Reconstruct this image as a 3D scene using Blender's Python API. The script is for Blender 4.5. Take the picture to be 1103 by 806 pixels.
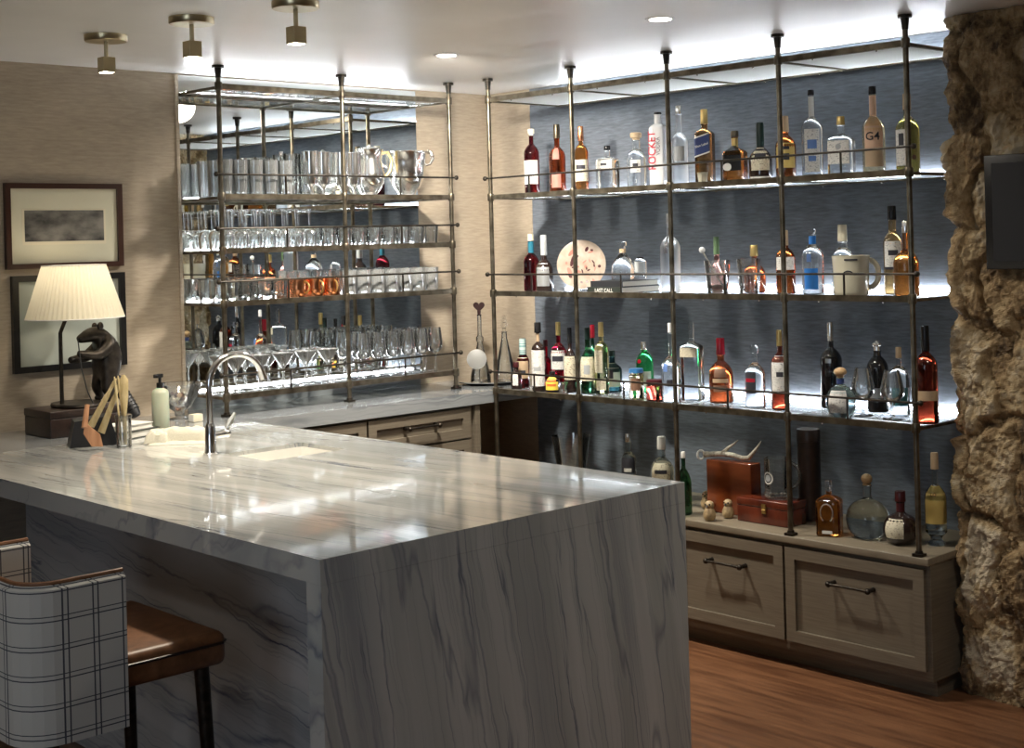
import bpy, math, random
from mathutils import Vector, Matrix, noise
from math import sin, cos, pi, atan2, radians, sqrt
random.seed(7)
for o in list(bpy.data.objects):
    bpy.data.objects.remove(o)
SC = bpy.context.scene
COL = SC.collection

# ------------------------------------------------------------------ camera
# world: wall_back is Y=0, wall_side is X=0, corner at the origin, worktop at Z=0.914
CAM = Vector((-5.0612, -5.6547, 1.6435))
YAW, ROLL, PITCH, FPX = 0.7620, 0.0267, 0.0013, 1502.7
fw = Vector((sin(YAW) * cos(PITCH), cos(YAW) * cos(PITCH), sin(PITCH)))
rt = Vector((cos(YAW), -sin(YAW), 0))
up = rt.cross(fw)
rt2 = rt * cos(ROLL) - up * sin(ROLL)
up2 = rt * sin(ROLL) + up * cos(ROLL)
cd = bpy.data.cameras.new('camera')
co = bpy.data.objects.new('camera', cd)
COL.objects.link(co)
co.matrix_world = Matrix(((rt2.x, up2.x, -fw.x, CAM.x), (rt2.y, up2.y, -fw.y, CAM.y), (rt2.z, up2.z, -fw.z, CAM.z), (0, 0, 0, 1)))
cd.sensor_fit = 'HORIZONTAL'
cd.sensor_width = 36
cd.lens = FPX * 36 / 1103
cd.shift_x = (551.5 - 576) / 1103
cd.shift_y = (257 - 403) / 1103
cd.clip_start = 0.05
SC.camera = co

# ------------------------------------------------------------------ light and exposure
SC.view_settings.view_transform = 'Standard'
SC.view_settings.look = 'None'
SC.view_settings.gamma = 1
SC.view_settings.use_curve_mapping = False
SC.view_settings.exposure = 1.3
SC.cycles.max_bounces = 14
SC.cycles.transmission_bounces = 12
SC.cycles.glossy_bounces = 6
SC.cycles.diffuse_bounces = 4
SC.cycles.transparent_max_bounces = 40
SC.cycles.caustics_reflective = False
SC.cycles.caustics_refractive = True
SC.cycles.sample_clamp_indirect = 6
SC.cycles.use_denoising = True
w = bpy.data.worlds.new('world')
SC.world = w
w.use_nodes = True
w.node_tree.nodes['Background'].inputs[0].default_value = (0.9, 0.92, 1, 1)
w.node_tree.nodes['Background'].inputs[1].default_value = 0.15
LED = 26.0          # strength of the shelf strips
LEDTOP = 34.0      # strips above the racks
SPOT = 24.0        # watts of each brass spot
DOWN = 75.0        # watts of each recessed downlight
WARM = (1.0, 0.86, 0.68)
COOL = (0.93, 0.96, 1.0)

FLOOR = -0.09
CEIL = 2.44
WT = 0.914

# ------------------------------------------------------------------ materials
def nt(name):
    m = bpy.data.materials.new(name)
    m.use_nodes = True
    t = m.node_tree
    return m, t, t.nodes['Principled BSDF']

MATS = {}
def mat(name, col, rough=0.5, metal=0.0, trans=0.0, ior=1.45, coat=0.0, emit=None, sub=0.0):
    m, t, p = nt(name)
    p.inputs['Base Color'].default_value = (*col, 1)
    p.inputs['Roughness'].default_value = rough
    p.inputs['Metallic'].default_value = metal
    p.inputs['Transmission Weight'].default_value = trans
    p.inputs['IOR'].default_value = ior
    p.inputs['Coat Weight'].default_value = coat
    p.inputs['Subsurface Weight'].default_value = sub
    if emit:
        p.inputs['Emission Color'].default_value = (*col, 1)
        p.inputs['Emission Strength'].default_value = emit
    MATS[name] = m
    return m

def node(t, kind, **kw):
    n = t.nodes.new(kind)
    for k, v in kw.items():
        if k.startswith('i_'):
            n.inputs[k[2:].replace('_', ' ')].default_value = v
        else:
            setattr(n, k, v)
    return n

def ramp(t, stops):
    r = t.nodes.new('ShaderNodeValToRGB')
    e = r.color_ramp.elements
    while len(e) < len(stops):
        e.new(0.5)
    for el, (pos, c) in zip(e, stops):
        el.position = pos
        el.color = (*c, 1) if len(c) == 3 else c
    return r

def coords(t, scale=(1, 1, 1), rot=(0, 0, 0)):
    tc = t.nodes.new('ShaderNodeTexCoord')
    mp = t.nodes.new('ShaderNodeMapping')
    mp.inputs['Scale'].default_value = scale
    mp.inputs['Rotation'].default_value = rot
    t.links.new(tc.outputs['Object'], mp.inputs['Vector'])
    return mp.outputs['Vector']

def noisy(name, c1, c2, scale, rough=0.7, bump=0.0, detail=5.0, lo=0.35, hi=0.65, metal=0.0, dist=0.002, coat=0.0):
    m, t, p = nt(name)
    v = coords(t, scale)
    n = node(t, 'ShaderNodeTexNoise', i_Scale=1.0, i_Detail=detail)
    t.links.new(v, n.inputs['Vector'])
    r = ramp(t, [(lo, c1), (hi, c2)])
    t.links.new(n.outputs['Fac'], r.inputs[0])
    t.links.new(r.outputs[0], p.inputs['Base Color'])
    p.inputs['Roughness'].default_value = rough
    p.inputs['Metallic'].default_value = metal
    p.inputs['Coat Weight'].default_value = coat
    if bump:
        b = node(t, 'ShaderNodeBump', i_Strength=bump, i_Distance=dist)
        t.links.new(n.outputs['Fac'], b.inputs['Height'])
        t.links.new(b.outputs[0], p.inputs['Normal'])
    MATS[name] = m
    return m

# grasscloth walls: fine horizontal fibres with a few darker threads and panel seams
def grasscloth(name, c1, c2, s=1.0):
    m, t, p = nt(name)
    v = coords(t, (13, 13, 105 * s))
    n = node(t, 'ShaderNodeTexNoise', i_Scale=1.0, i_Detail=6.0, i_Roughness=0.65)
    t.links.new(v, n.inputs['Vector'])
    v2 = coords(t, (2.2, 2.2, 9))
    n2 = node(t, 'ShaderNodeTexNoise', i_Scale=1.0, i_Detail=3.0)
    t.links.new(v2, n2.inputs['Vector'])
    a = node(t, 'ShaderNodeMath', operation='MULTIPLY_ADD')
    a.inputs[1].default_value = 0.35
    t.links.new(n2.outputs['Fac'], a.inputs[0])
    t.links.new(n.outputs['Fac'], a.inputs[2])
    r = ramp(t, [(0.45, c1), (0.9, c2)])
    t.links.new(a.outputs[0], r.inputs[0])
    t.links.new(r.outputs[0], p.inputs['Base Color'])
    p.inputs['Roughness'].default_value = 0.75
    b = node(t, 'ShaderNodeBump', i_Strength=0.35, i_Distance=0.001)
    t.links.new(n.outputs['Fac'], b.inputs['Height'])
    t.links.new(b.outputs[0], p.inputs['Normal'])
    MATS[name] = m
grasscloth('tan_grasscloth', (0.34, 0.28, 0.21), (0.50, 0.42, 0.32))
grasscloth('blue_grasscloth', (0.095, 0.112, 0.137), (0.205, 0.238, 0.285))

# veined quartzite: the veins run along the slab (Y on the top, Z down the end panel)
def quartzite(name, base1, base2, vein, rough=0.07, along='flow', fine=1.0):
    m, t, p = nt(name)
    tc = t.nodes.new('ShaderNodeTexCoord')
    sep = t.nodes.new('ShaderNodeSeparateXYZ')
    t.links.new(tc.outputs['Object'], sep.inputs[0])
    wn = node(t, 'ShaderNodeTexNoise', i_Scale=2.3, i_Detail=4.0, i_Roughness=0.6)
    t.links.new(tc.outputs['Object'], wn.inputs['Vector'])
    def math(op, a, b, c=None):
        n = node(t, 'ShaderNodeMath', operation=op)
        for i, x in enumerate((a, b, c)):
            if x is None:
                continue
            if isinstance(x, (int, float)):
                n.inputs[i].default_value = x
            else:
                t.links.new(x, n.inputs[i])
        return n.outputs[0]
    X, Y, Z = sep.outputs
    if along == 'flow':
        across = math('MULTIPLY_ADD', Z, 0.16, X)
        across = math('MULTIPLY_ADD', Y, 0.10, across)
        flow = math('SUBTRACT', Y, Z)
    else:
        across = math('MULTIPLY_ADD', Y, -0.12, Z)
        flow = math('ADD', X, Y)
    across = math('MULTIPLY_ADD', wn.outputs['Fac'], 0.05 if along == 'flow' else .11, across)
    wm = node(t, 'ShaderNodeTexNoise', i_Scale=13.0, i_Detail=3.0, i_Roughness=0.6)
    t.links.new(tc.outputs['Object'], wm.inputs['Vector'])
    across = math('MULTIPLY_ADD', wm.outputs['Fac'], 0.018, across)
    def layer(sa, sf, lo, w, seed):
        cb = t.nodes.new('ShaderNodeCombineXYZ')
        t.links.new(math('MULTIPLY', across, sa * fine), cb.inputs[0])
        t.links.new(math('MULTIPLY', flow, sf), cb.inputs[1])
        cb.inputs[2].default_value = seed
        n = node(t, 'ShaderNodeTexNoise', i_Scale=1.0, i_Detail=3.0, i_Roughness=0.5)
        t.links.new(cb.outputs[0], n.inputs['Vector'])
        d = math('ABSOLUTE', math('SUBTRACT', n.outputs['Fac'], lo), 0)
        mr = node(t, 'ShaderNodeMapRange')
        mr.inputs['From Min'].default_value = 0
        mr.inputs['From Max'].default_value = w
        mr.inputs['To Min'].default_value = 1
        mr.inputs['To Max'].default_value = 0
        t.links.new(d, mr.inputs['Value'])
        return mr.outputs[0], n.outputs['Fac']
    l1, f1 = layer(12, 0.35, 0.5, 0.011, 0.0)
    l2, f2 = layer(30, 0.5, 0.47, 0.022, 7.0)
    l3, f3 = layer(5.0, 0.35, 0.58, 0.012, 21.0)
    band = node(t, 'ShaderNodeMapRange')
    band.inputs['From Min'].default_value = 0.60
    band.inputs['From Max'].default_value = 0.72
    t.links.new(f3, band.inputs['Value'])
    v = math('MULTIPLY_ADD', l2, 0.40, math('MULTIPLY', l1, 0.75))
    v = math('MULTIPLY', v, math('MAXIMUM', math('MULTIPLY_ADD', wn.outputs['Fac'], 2.5, -0.65), 0.15))
    v = math('MULTIPLY_ADD', math('MULTIPLY', band.outputs[0], f2), 0.65, v)
    v = math('MULTIPLY_ADD', l3, 0.5, v)
    v = math('MINIMUM', v, 1.0)
    r = ramp(t, [(0.35, base1), (0.65, base2)])
    t.links.new(f1, r.inputs[0])
    mx = node(t, 'ShaderNodeMix', data_type='RGBA')
    t.links.new(v, mx.inputs['Factor'])
    t.links.new(r.outputs[0], mx.inputs['A'])
    mx.inputs['B'].default_value = (*vein, 1)
    t.links.new(mx.outputs['Result'], p.inputs['Base Color'])
    p.inputs['Roughness'].default_value = rough
    p.inputs['Coat Weight'].default_value = 0.3
    p.inputs['Coat Roughness'].default_value = 0.03
    MATS[name] = m
quartzite('quartzite', (0.40, 0.42, 0.41), (0.55, 0.565, 0.55), (0.10, 0.125, 0.18))
quartzite('quartzite_across', (0.42, 0.44, 0.45), (0.58, 0.59, 0.59), (0.08, 0.10, 0.17), rough=0.05, along='across', fine=0.6)

quartzite('quartzite_grey', (0.22, 0.235, 0.245), (0.33, 0.345, 0.35), (0.07, 0.085, 0.11), rough=0.12, along='across', fine=0.8)
noisy('ceiling_paint', (0.76, 0.75, 0.73), (0.80, 0.79, 0.77), (3, 3, 3), rough=0.33)
noisy('oak_floor', (0.09, 0.038, 0.018), (0.19, 0.088, 0.042), (30, 2.5, 10), rough=0.3, bump=0.1)
noisy('cabinet_wood', (0.125, 0.104, 0.076), (0.165, 0.140, 0.103), (6, 6, 160), rough=0.45, bump=0.08)
noisy('cabinet_top', (0.17, 0.142, 0.10), (0.215, 0.182, 0.132), (120, 6, 20), rough=0.4)
noisy('bronze', (0.09, 0.075, 0.052), (0.20, 0.17, 0.125), (20, 20, 20), rough=0.32, metal=0.9)
noisy('dark_iron', (0.02, 0.018, 0.015), (0.05, 0.04, 0.03), (40, 40, 40), rough=0.4, metal=0.8)
noisy('statue_bronze', (0.018, 0.015, 0.012), (0.06, 0.05, 0.042), (25, 25, 25), rough=0.38, metal=0.6, bump=0.4, dist=0.004)
mat('brass', (0.55, 0.47, 0.30), 0.3, 1.0)
mat('nickel', (0.62, 0.60, 0.55), 0.25, 1.0)
mat('chrome', (0.92, 0.92, 0.93), 0.12, 1.0)
mat('silver', (0.93, 0.92, 0.89), 0.18, 1.0)
mat('gold', (0.75, 0.55, 0.22), 0.3, 1.0)
mat('copper', (0.85, 0.36, 0.18), 0.2, 1.0)
mat('ceramic', (0.85, 0.84, 0.80), 0.15)
mat('black', (0.012, 0.012, 0.013), 0.25)
mat('blackgreen', (0.01, 0.03, 0.025), 0.35)
mat('white', (0.80, 0.80, 0.80), 0.35, coat=0.4)
mat('paper', (0.72, 0.71, 0.67), 0.6)
mat('cream', (0.68, 0.63, 0.48), 0.6)
mat('yellow', (0.55, 0.40, 0.12), 0.6)
mat('yellowbright', (0.85, 0.62, 0.08), 0.6)
mat('orange', (0.7, 0.18, 0.04), 0.6)
mat('peach', (0.72, 0.48, 0.33), 0.6)
mat('rose', (0.48, 0.17, 0.13), 0.5)
mat('tan', (0.48, 0.35, 0.22), 0.6)
mat('ink', (0.03, 0.03, 0.04), 0.6)
mat('greyink', (0.25, 0.25, 0.27), 0.6)
mat('redink', (0.62, 0.03, 0.06), 0.6)
mat('blueprint', (0.12, 0.22, 0.5), 0.6)
mat('greyprint', (0.38, 0.40, 0.41), 0.6)
mat('tealprint', (0.05, 0.22, 0.25), 0.5)
mat('brownlab', (0.20, 0.11, 0.07), 0.5)
mat('palegreen', (0.55, 0.62, 0.52), 0.6)
mat('silverlab', (0.45, 0.46, 0.47), 0.35, 0.6)
mat('navy', (0.03, 0.05, 0.16), 0.4)
mat('blue', (0.03, 0.20, 0.62), 0.4)
mat('leafgreen', (0.05,0.2,0.1), 0.4)
mat('teal', (0.02, 0.15, 0.22), 0.4)
mat('green_cap', (0.12, 0.20, 0.10), 0.4)
mat('redwax', (0.38, 0.012, 0.03), 0.25, coat=0.5)
mat('maroon', (0.055, 0.010, 0.012), 0.3)
mat('heart_brown', (0.030, 0.012, 0.010), 0.35)
mat('bluelid', (0.05, 0.20, 0.45), 0.3, 0.4)
noisy('cork', (0.60, 0.55, 0.45), (0.75, 0.70, 0.60), (200, 200, 200), rough=0.8)
noisy('wood', (0.45, 0.32, 0.19), (0.60, 0.46, 0.30), (60, 60, 300), rough=0.6)
noisy('woodball', (0.45, 0.28, 0.13), (0.60, 0.42, 0.22), (60, 60, 200), rough=0.45)
noisy('utensil_wood', (0.55, 0.42, 0.20), (0.72, 0.60, 0.34), (60, 60, 20), rough=0.55)
noisy('red_wood', (0.06, 0.010, 0.005), (0.15, 0.030, 0.012), (14, 14, 5), rough=0.25, coat=0.4)
noisy('orange_wood', (0.14, 0.028, 0.008), (0.27, 0.065, 0.018), (3, 3, 14), rough=0.22, coat=0.5)
noisy('terracotta_wood', (0.42, 0.20, 0.10), (0.58, 0.31, 0.17), (50, 50, 10), rough=0.6)
noisy('leather', (0.13, 0.055, 0.022), (0.22, 0.10, 0.045), (30, 30, 30), rough=0.42, bump=0.15)
noisy('dark_leather', (0.014, 0.008, 0.007), (0.030, 0.016, 0.012), (40, 40, 40), rough=0.35, bump=0.15)
noisy('linen', (0.55, 0.53, 0.43), (0.68, 0.66, 0.56), (300, 300, 300), rough=0.9, bump=0.3)
noisy('antler', (0.30, 0.26, 0.20), (0.62, 0.58, 0.50), (60, 60, 60), rough=0.6)
noisy('spiral', (0.20, 0.36, 0.36), (0.55, 0.66, 0.62), (0, 0, 70), rough=0.5, lo=0.48, hi=0.52)
noisy('mirror_glass', (0.80, 0.82, 0.80), (0.86, 0.88, 0.86), (3, 3, 3), rough=0.012, metal=1.0)
noisy('engraving', (0.02, 0.02, 0.02), (0.22, 0.21, 0.19), (9, 9, 16), rough=0.7, detail=8)
noisy('bird_wood', (0.24, 0.17, 0.09), (0.48, 0.36, 0.20), (40, 40, 40), rough=0.4)
noisy('paper_print', (0.72, 0.71, 0.67), (0.30, 0.30, 0.30), (150, 150, 260), rough=.6, lo=.58, hi=.66, detail=1)
noisy('cream_print', (0.66, 0.61, 0.46), (0.28, 0.22, 0.15), (150, 150, 260), rough=.6, lo=.58, hi=.66, detail=1)
mat('book_black', (0.02, 0.025, 0.02), 0.5)
mat('book_page', (0.74, 0.72, 0.66), 0.8)
mat('slate', (0.02, 0.021, 0.024), 0.4)
mat('soap', (0.42, 0.46, 0.36), 0.3, sub=0.2)
mat('mat_board', (0.62, 0.60, 0.47), 0.9)
mat('mat_blue', (0.42, 0.46, 0.42), 0.9)
mat('mahogany_frame', (0.045, 0.018, 0.012), 0.3)
mat('cord_black', (0.02, 0.02, 0.02), 0.6)
mat('mug_cream', (0.60, 0.57, 0.44), 0.22, coat=0.5)

# drinks and bottle glass: real refraction, coloured
for n_, c_, r_ in (('g_clear', (0.96, 0.98, 0.98), 0.0), ('g_smoke', (0.78, 0.84, 0.82), 0.0), ('g_clearamber', (0.85, 0.55, 0.22), 0.0),
                   ('g_amber', (0.66, 0.24, 0.05), 0.0), ('g_dkamber', (0.36, 0.09, 0.02), 0.0), ('g_redamber', (0.42, 0.075, 0.02), 0.0),
                   ('g_redbrown', (0.24, 0.028, 0.012), 0.0), ('g_ruby', (0.17, 0.010, 0.018), 0.0), ('g_red', (0.40, 0.010, 0.03), 0.0),
                   ('g_brown', (0.40, 0.20, 0.07), 0.0), ('g_green', (0.03, 0.13, 0.06), 0.0), ('g_brightgreen', (0.05, 0.60, 0.16), 0.0),
                   ('g_yellow', (0.90, 0.82, 0.42), 0.0), ('g_pale', (0.92, 0.80, 0.52), 0.0), ('g_olive', (0.48, 0.40, 0.10), 0.0),
                   ('g_rose', (0.80, 0.35, 0.28), 0.0), ('g_aqua', (0.60, 0.84, 0.88), 0.0), ('g_frost', (0.93, 0.96, 0.98), 0.35),
                   ('g_cherry', (0.22, 0.03, 0.02), 0.0), ('g_jar', (0.62, 0.50, 0.35), 0.0), ('g_dkteal', (0.02, 0.07, 0.08), 0.0)):
    mat(n_, c_, r_, trans=1.0, ior=1.42)
mat('g_dark', (0.022, 0.012, 0.010), 0.08, coat=0.6)
mat('g_black', (0.010, 0.010, 0.012), 0.10, coat=0.6)
mat('g_white', (0.78, 0.78, 0.79), 0.25, coat=0.6)
mat('crystal', (0.97, 0.98, 0.98), 0.0, trans=1.0, ior=1.5)

# thin blown glass: mostly transparent, mirror-like towards grazing, white haze and edges mixed in to imitate light caught by the glass
def thin_glass(name, tint, haze, gain=1.0, rough=0.04, edge=0.5):
    m, t, p = nt(name)
    t.nodes.remove(p)
    out = t.nodes['Material Output']
    tr = node(t, 'ShaderNodeBsdfTransparent')
    tr.inputs[0].default_value = (*tint, 1)
    gl = node(t, 'ShaderNodeBsdfGlossy', i_Roughness=rough)
    gl.inputs['Color'].default_value = (1, 1, 1, 1)
    tl = node(t, 'ShaderNodeBsdfTranslucent')
    tl.inputs[0].default_value = (0.95, 0.96, 0.95, 1)
    df = node(t, 'ShaderNodeBsdfDiffuse')
    df.inputs[0].default_value = (0.95, 0.96, 0.95, 1)
    hz = t.nodes.new('ShaderNodeMixShader')
    hz.inputs[0].default_value = 0.5
    t.links.new(tl.outputs[0], hz.inputs[1])
    t.links.new(df.outputs[0], hz.inputs[2])
    m1 = t.nodes.new('ShaderNodeMixShader')
    lw = node(t, 'ShaderNodeLayerWeight', i_Blend=0.5)
    pw = node(t, 'ShaderNodeMath', operation='POWER'); pw.inputs[1].default_value = 2.6
    t.links.new(lw.outputs['Facing'], pw.inputs[0])
    hm = node(t, 'ShaderNodeMath', operation='MULTIPLY_ADD', use_clamp=True); hm.inputs[1].default_value = edge; hm.inputs[2].default_value = haze
    t.links.new(pw.outputs[0], hm.inputs[0])
    t.links.new(hm.outputs[0], m1.inputs[0])
    t.links.new(tr.outputs[0], m1.inputs[1])
    t.links.new(hz.outputs[0], m1.inputs[2])
    fr = node(t, 'ShaderNodeFresnel', i_IOR=1.5)
    mu = node(t, 'ShaderNodeMath', operation='MULTIPLY', use_clamp=True)
    mu.inputs[1].default_value = gain
    t.links.new(fr.outputs[0], mu.inputs[0])
    m2 = t.nodes.new('ShaderNodeMixShader')
    t.links.new(mu.outputs[0], m2.inputs[0])
    t.links.new(m1.outputs[0], m2.inputs[1])
    t.links.new(gl.outputs[0], m2.inputs[2])
    t.links.new(m2.outputs[0], out.inputs[0])
    MATS[name] = m
thin_glass('thin', (0.97, 0.98, 0.98), 0.015, 1.4, .04, .2)
thin_glass('thin_backlit', (0.92, 0.94, 0.94), 0.26, 2.2, 0.06, .6)  # back-lit brightness put into the glass as white haze
thin_glass('thin_cut', (0.96, 0.97, 0.97), 0.025, 2.6, 0.03, .55)
thin_glass('shelf_glass', (0.95, 0.97, 0.96), 0.10, 0.8, 0.02, .1)
thin_glass('disc_frost', (0.6, 0.6, 0.58), 0.5, 1.0, 0.4, 0)

m, t, p = nt('opal_panel')
tr = node(t, 'ShaderNodeBsdfTranslucent'); tr.inputs[0].default_value = (.9, .91, .9, 1)
p.inputs['Base Color'].default_value = (.8, .81, .8, 1); p.inputs['Roughness'].default_value = .3
mo = t.nodes.new('ShaderNodeMixShader'); mo.inputs[0].default_value = .7
t.links.new(p.outputs[0], mo.inputs[1]); t.links.new(tr.outputs[0], mo.inputs[2]); t.links.new(mo.outputs[0], t.nodes['Material Output'].inputs[0])
MATS['opal_panel'] = m

def emitter(name, col, s):
    m, t, p = nt(name)
    t.nodes.remove(p)
    e = node(t, 'ShaderNodeEmission', i_Strength=s)
    e.inputs[0].default_value = (*col, 1)
    t.links.new(e.outputs[0], t.nodes['Material Output'].inputs[0])
    MATS[name] = m
emitter('led_shelf', COOL, LED)
emitter('led_rack', COOL, LED * 1.7)
emitter('led_dim', COOL, LED * 1.2)
emitter('led_top', COOL, LEDTOP)
emitter('lamp_lens', (1.0, 0.93, 0.8), 14)

# plaid wool
m, t, p = nt('plaid')
tc = t.nodes.new('ShaderNodeTexCoord'); sp = t.nodes.new('ShaderNodeSeparateXYZ')
t.links.new(tc.outputs['Object'], sp.inputs[0])
def stripe(out, period, phase, width):
    a = node(t, 'ShaderNodeMath', operation='MULTIPLY_ADD'); a.inputs[1].default_value = 1 / period; a.inputs[2].default_value = phase
    t.links.new(out, a.inputs[0])
    f = node(t, 'ShaderNodeMath', operation='FRACT'); t.links.new(a.outputs[0], f.inputs[0])
    g = node(t, 'ShaderNodeMath', operation='LESS_THAN'); g.inputs[1].default_value = width
    t.links.new(f.outputs[0], g.inputs[0])
    return g.outputs[0]
ad = node(t, 'ShaderNodeMath', operation='ADD'); t.links.new(sp.outputs[0], ad.inputs[0]); t.links.new(sp.outputs[1], ad.inputs[1])
ss = [stripe(ad.outputs[0], 0.075, 0.55, 0.05), stripe(ad.outputs[0], 0.075, 0.38, 0.05), stripe(sp.outputs[2], 0.068, 0.1, 0.045), stripe(sp.outputs[2], 0.068, 0.93, 0.035)]
acc = ss[0]
for s_ in ss[1:]:
    q = node(t, 'ShaderNodeMath', operation='MAXIMUM'); t.links.new(acc, q.inputs[0]); t.links.new(s_, q.inputs[1]); acc = q.outputs[0]
mx = node(t, 'ShaderNodeMix', data_type='RGBA'); t.links.new(acc, mx.inputs['Factor'])
mx.inputs['A'].default_value = (0.50, 0.50, 0.47, 1); mx.inputs['B'].default_value = (0.07, 0.075, 0.09, 1)
t.links.new(mx.outputs['Result'], p.inputs['Base Color']); p.inputs['Roughness'].default_value = 0.9
MATS['plaid'] = m

# rough fieldstone: per-stone tone is stored on the mesh, mottling comes from noise
m, t, p = nt('fieldstone')
at = node(t, 'ShaderNodeAttribute', attribute_name='tone')
v = coords(t, (9, 9, 9))
n1 = node(t, 'ShaderNodeTexNoise', i_Scale=1.0, i_Detail=9.0, i_Roughness=0.65); t.links.new(v, n1.inputs['Vector'])
v3 = coords(t, (40, 40, 25))
n2 = node(t, 'ShaderNodeTexNoise', i_Scale=1.0, i_Detail=8.0, i_Roughness=0.7); t.links.new(v3, n2.inputs['Vector'])
r1 = ramp(t, [(0.26, (0.08, 0.05, 0.025)), (0.40, (0.27, 0.18, 0.085)), (0.53, (0.40, 0.30, 0.165)), (0.68, (0.46, 0.39, 0.28))])
a = node(t, 'ShaderNodeMath', operation='MULTIPLY_ADD'); a.inputs[1].default_value = 0.34
t.links.new(at.outputs['Fac'], a.inputs[0]); t.links.new(n1.outputs['Fac'], a.inputs[2])
a2 = node(t, 'ShaderNodeMath', operation='MULTIPLY_ADD'); a2.inputs[1].default_value = 0.5; t.links.new(n2.outputs['Fac'], a2.inputs[0]); t.links.new(a.outputs[0], a2.inputs[2])
a3 = node(t, 'ShaderNodeMath', operation='SUBTRACT'); a3.inputs[1].default_value = 0.42; t.links.new(a2.outputs[0], a3.inputs[0])
t.links.new(a3.outputs[0], r1.inputs[0]); t.links.new(r1.outputs[0], p.inputs['Base Color'])
bp = node(t, 'ShaderNodeBump', i_Strength=0.9, i_Distance=0.012); t.links.new(n2.outputs['Fac'], bp.inputs['Height']); t.links.new(bp.outputs[0], p.inputs['Normal'])
p.inputs['Roughness'].default_value = 0.7
MATS['fieldstone'] = m

# pleated lampshade
m, t, p = nt('shade_cloth')
p.inputs['Base Color'].default_value = (0.80, 0.76, 0.62, 1); p.inputs['Roughness'].default_value = 0.9
p.inputs['Transmission Weight'].default_value = 0.0
tlu = node(t, 'ShaderNodeBsdfTranslucent'); tlu.inputs[0].default_value = (0.85, 0.8, 0.65, 1)
mxs = t.nodes.new('ShaderNodeMixShader'); mxs.inputs[0].default_value = 0.45
t.links.new(p.outputs[0], mxs.inputs[1]); t.links.new(tlu.outputs[0], mxs.inputs[2]); t.links.new(mxs.outputs[0], t.nodes['Material Output'].inputs[0])
MATS['shade_cloth'] = m

# ------------------------------------------------------------------ mesh helpers
def mesh(name, vs, fs, m, parent=None, smooth=False, loc=None, rz=None):
    me = bpy.data.meshes.new(name)
    me.from_pydata([tuple(v) for v in vs], [], fs)
    me.update()
    me.materials.append(MATS[m] if isinstance(m, str) else m)
    if smooth:
        for pl in me.polygons:
            pl.use_smooth = True
        try:
            me.set_sharp_from_angle(angle=radians(42))
        except Exception:
            pass
    o = bpy.data.objects.new(name, me)
    COL.objects.link(o)
    if parent:
        o.parent = parent
    if loc:
        o.location = loc
    if rz is not None:
        o.rotation_euler = (0, 0, rz)
    return o

def tag(o, label=None, cat=None, group=None, kind=None):
    if label: o['label'] = label
    if cat: o['category'] = cat
    if group: o['group'] = group
    if kind: o['kind'] = kind
    return o

def thing(name, label, cat, loc=(0, 0, 0), rz=0, group=None):
    o = bpy.data.objects.new(name, None)
    o.empty_display_size = 0.05
    COL.objects.link(o)
    o.location = loc
    o.rotation_euler = (0, 0, rz)
    return tag(o, label, cat, group)

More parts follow.
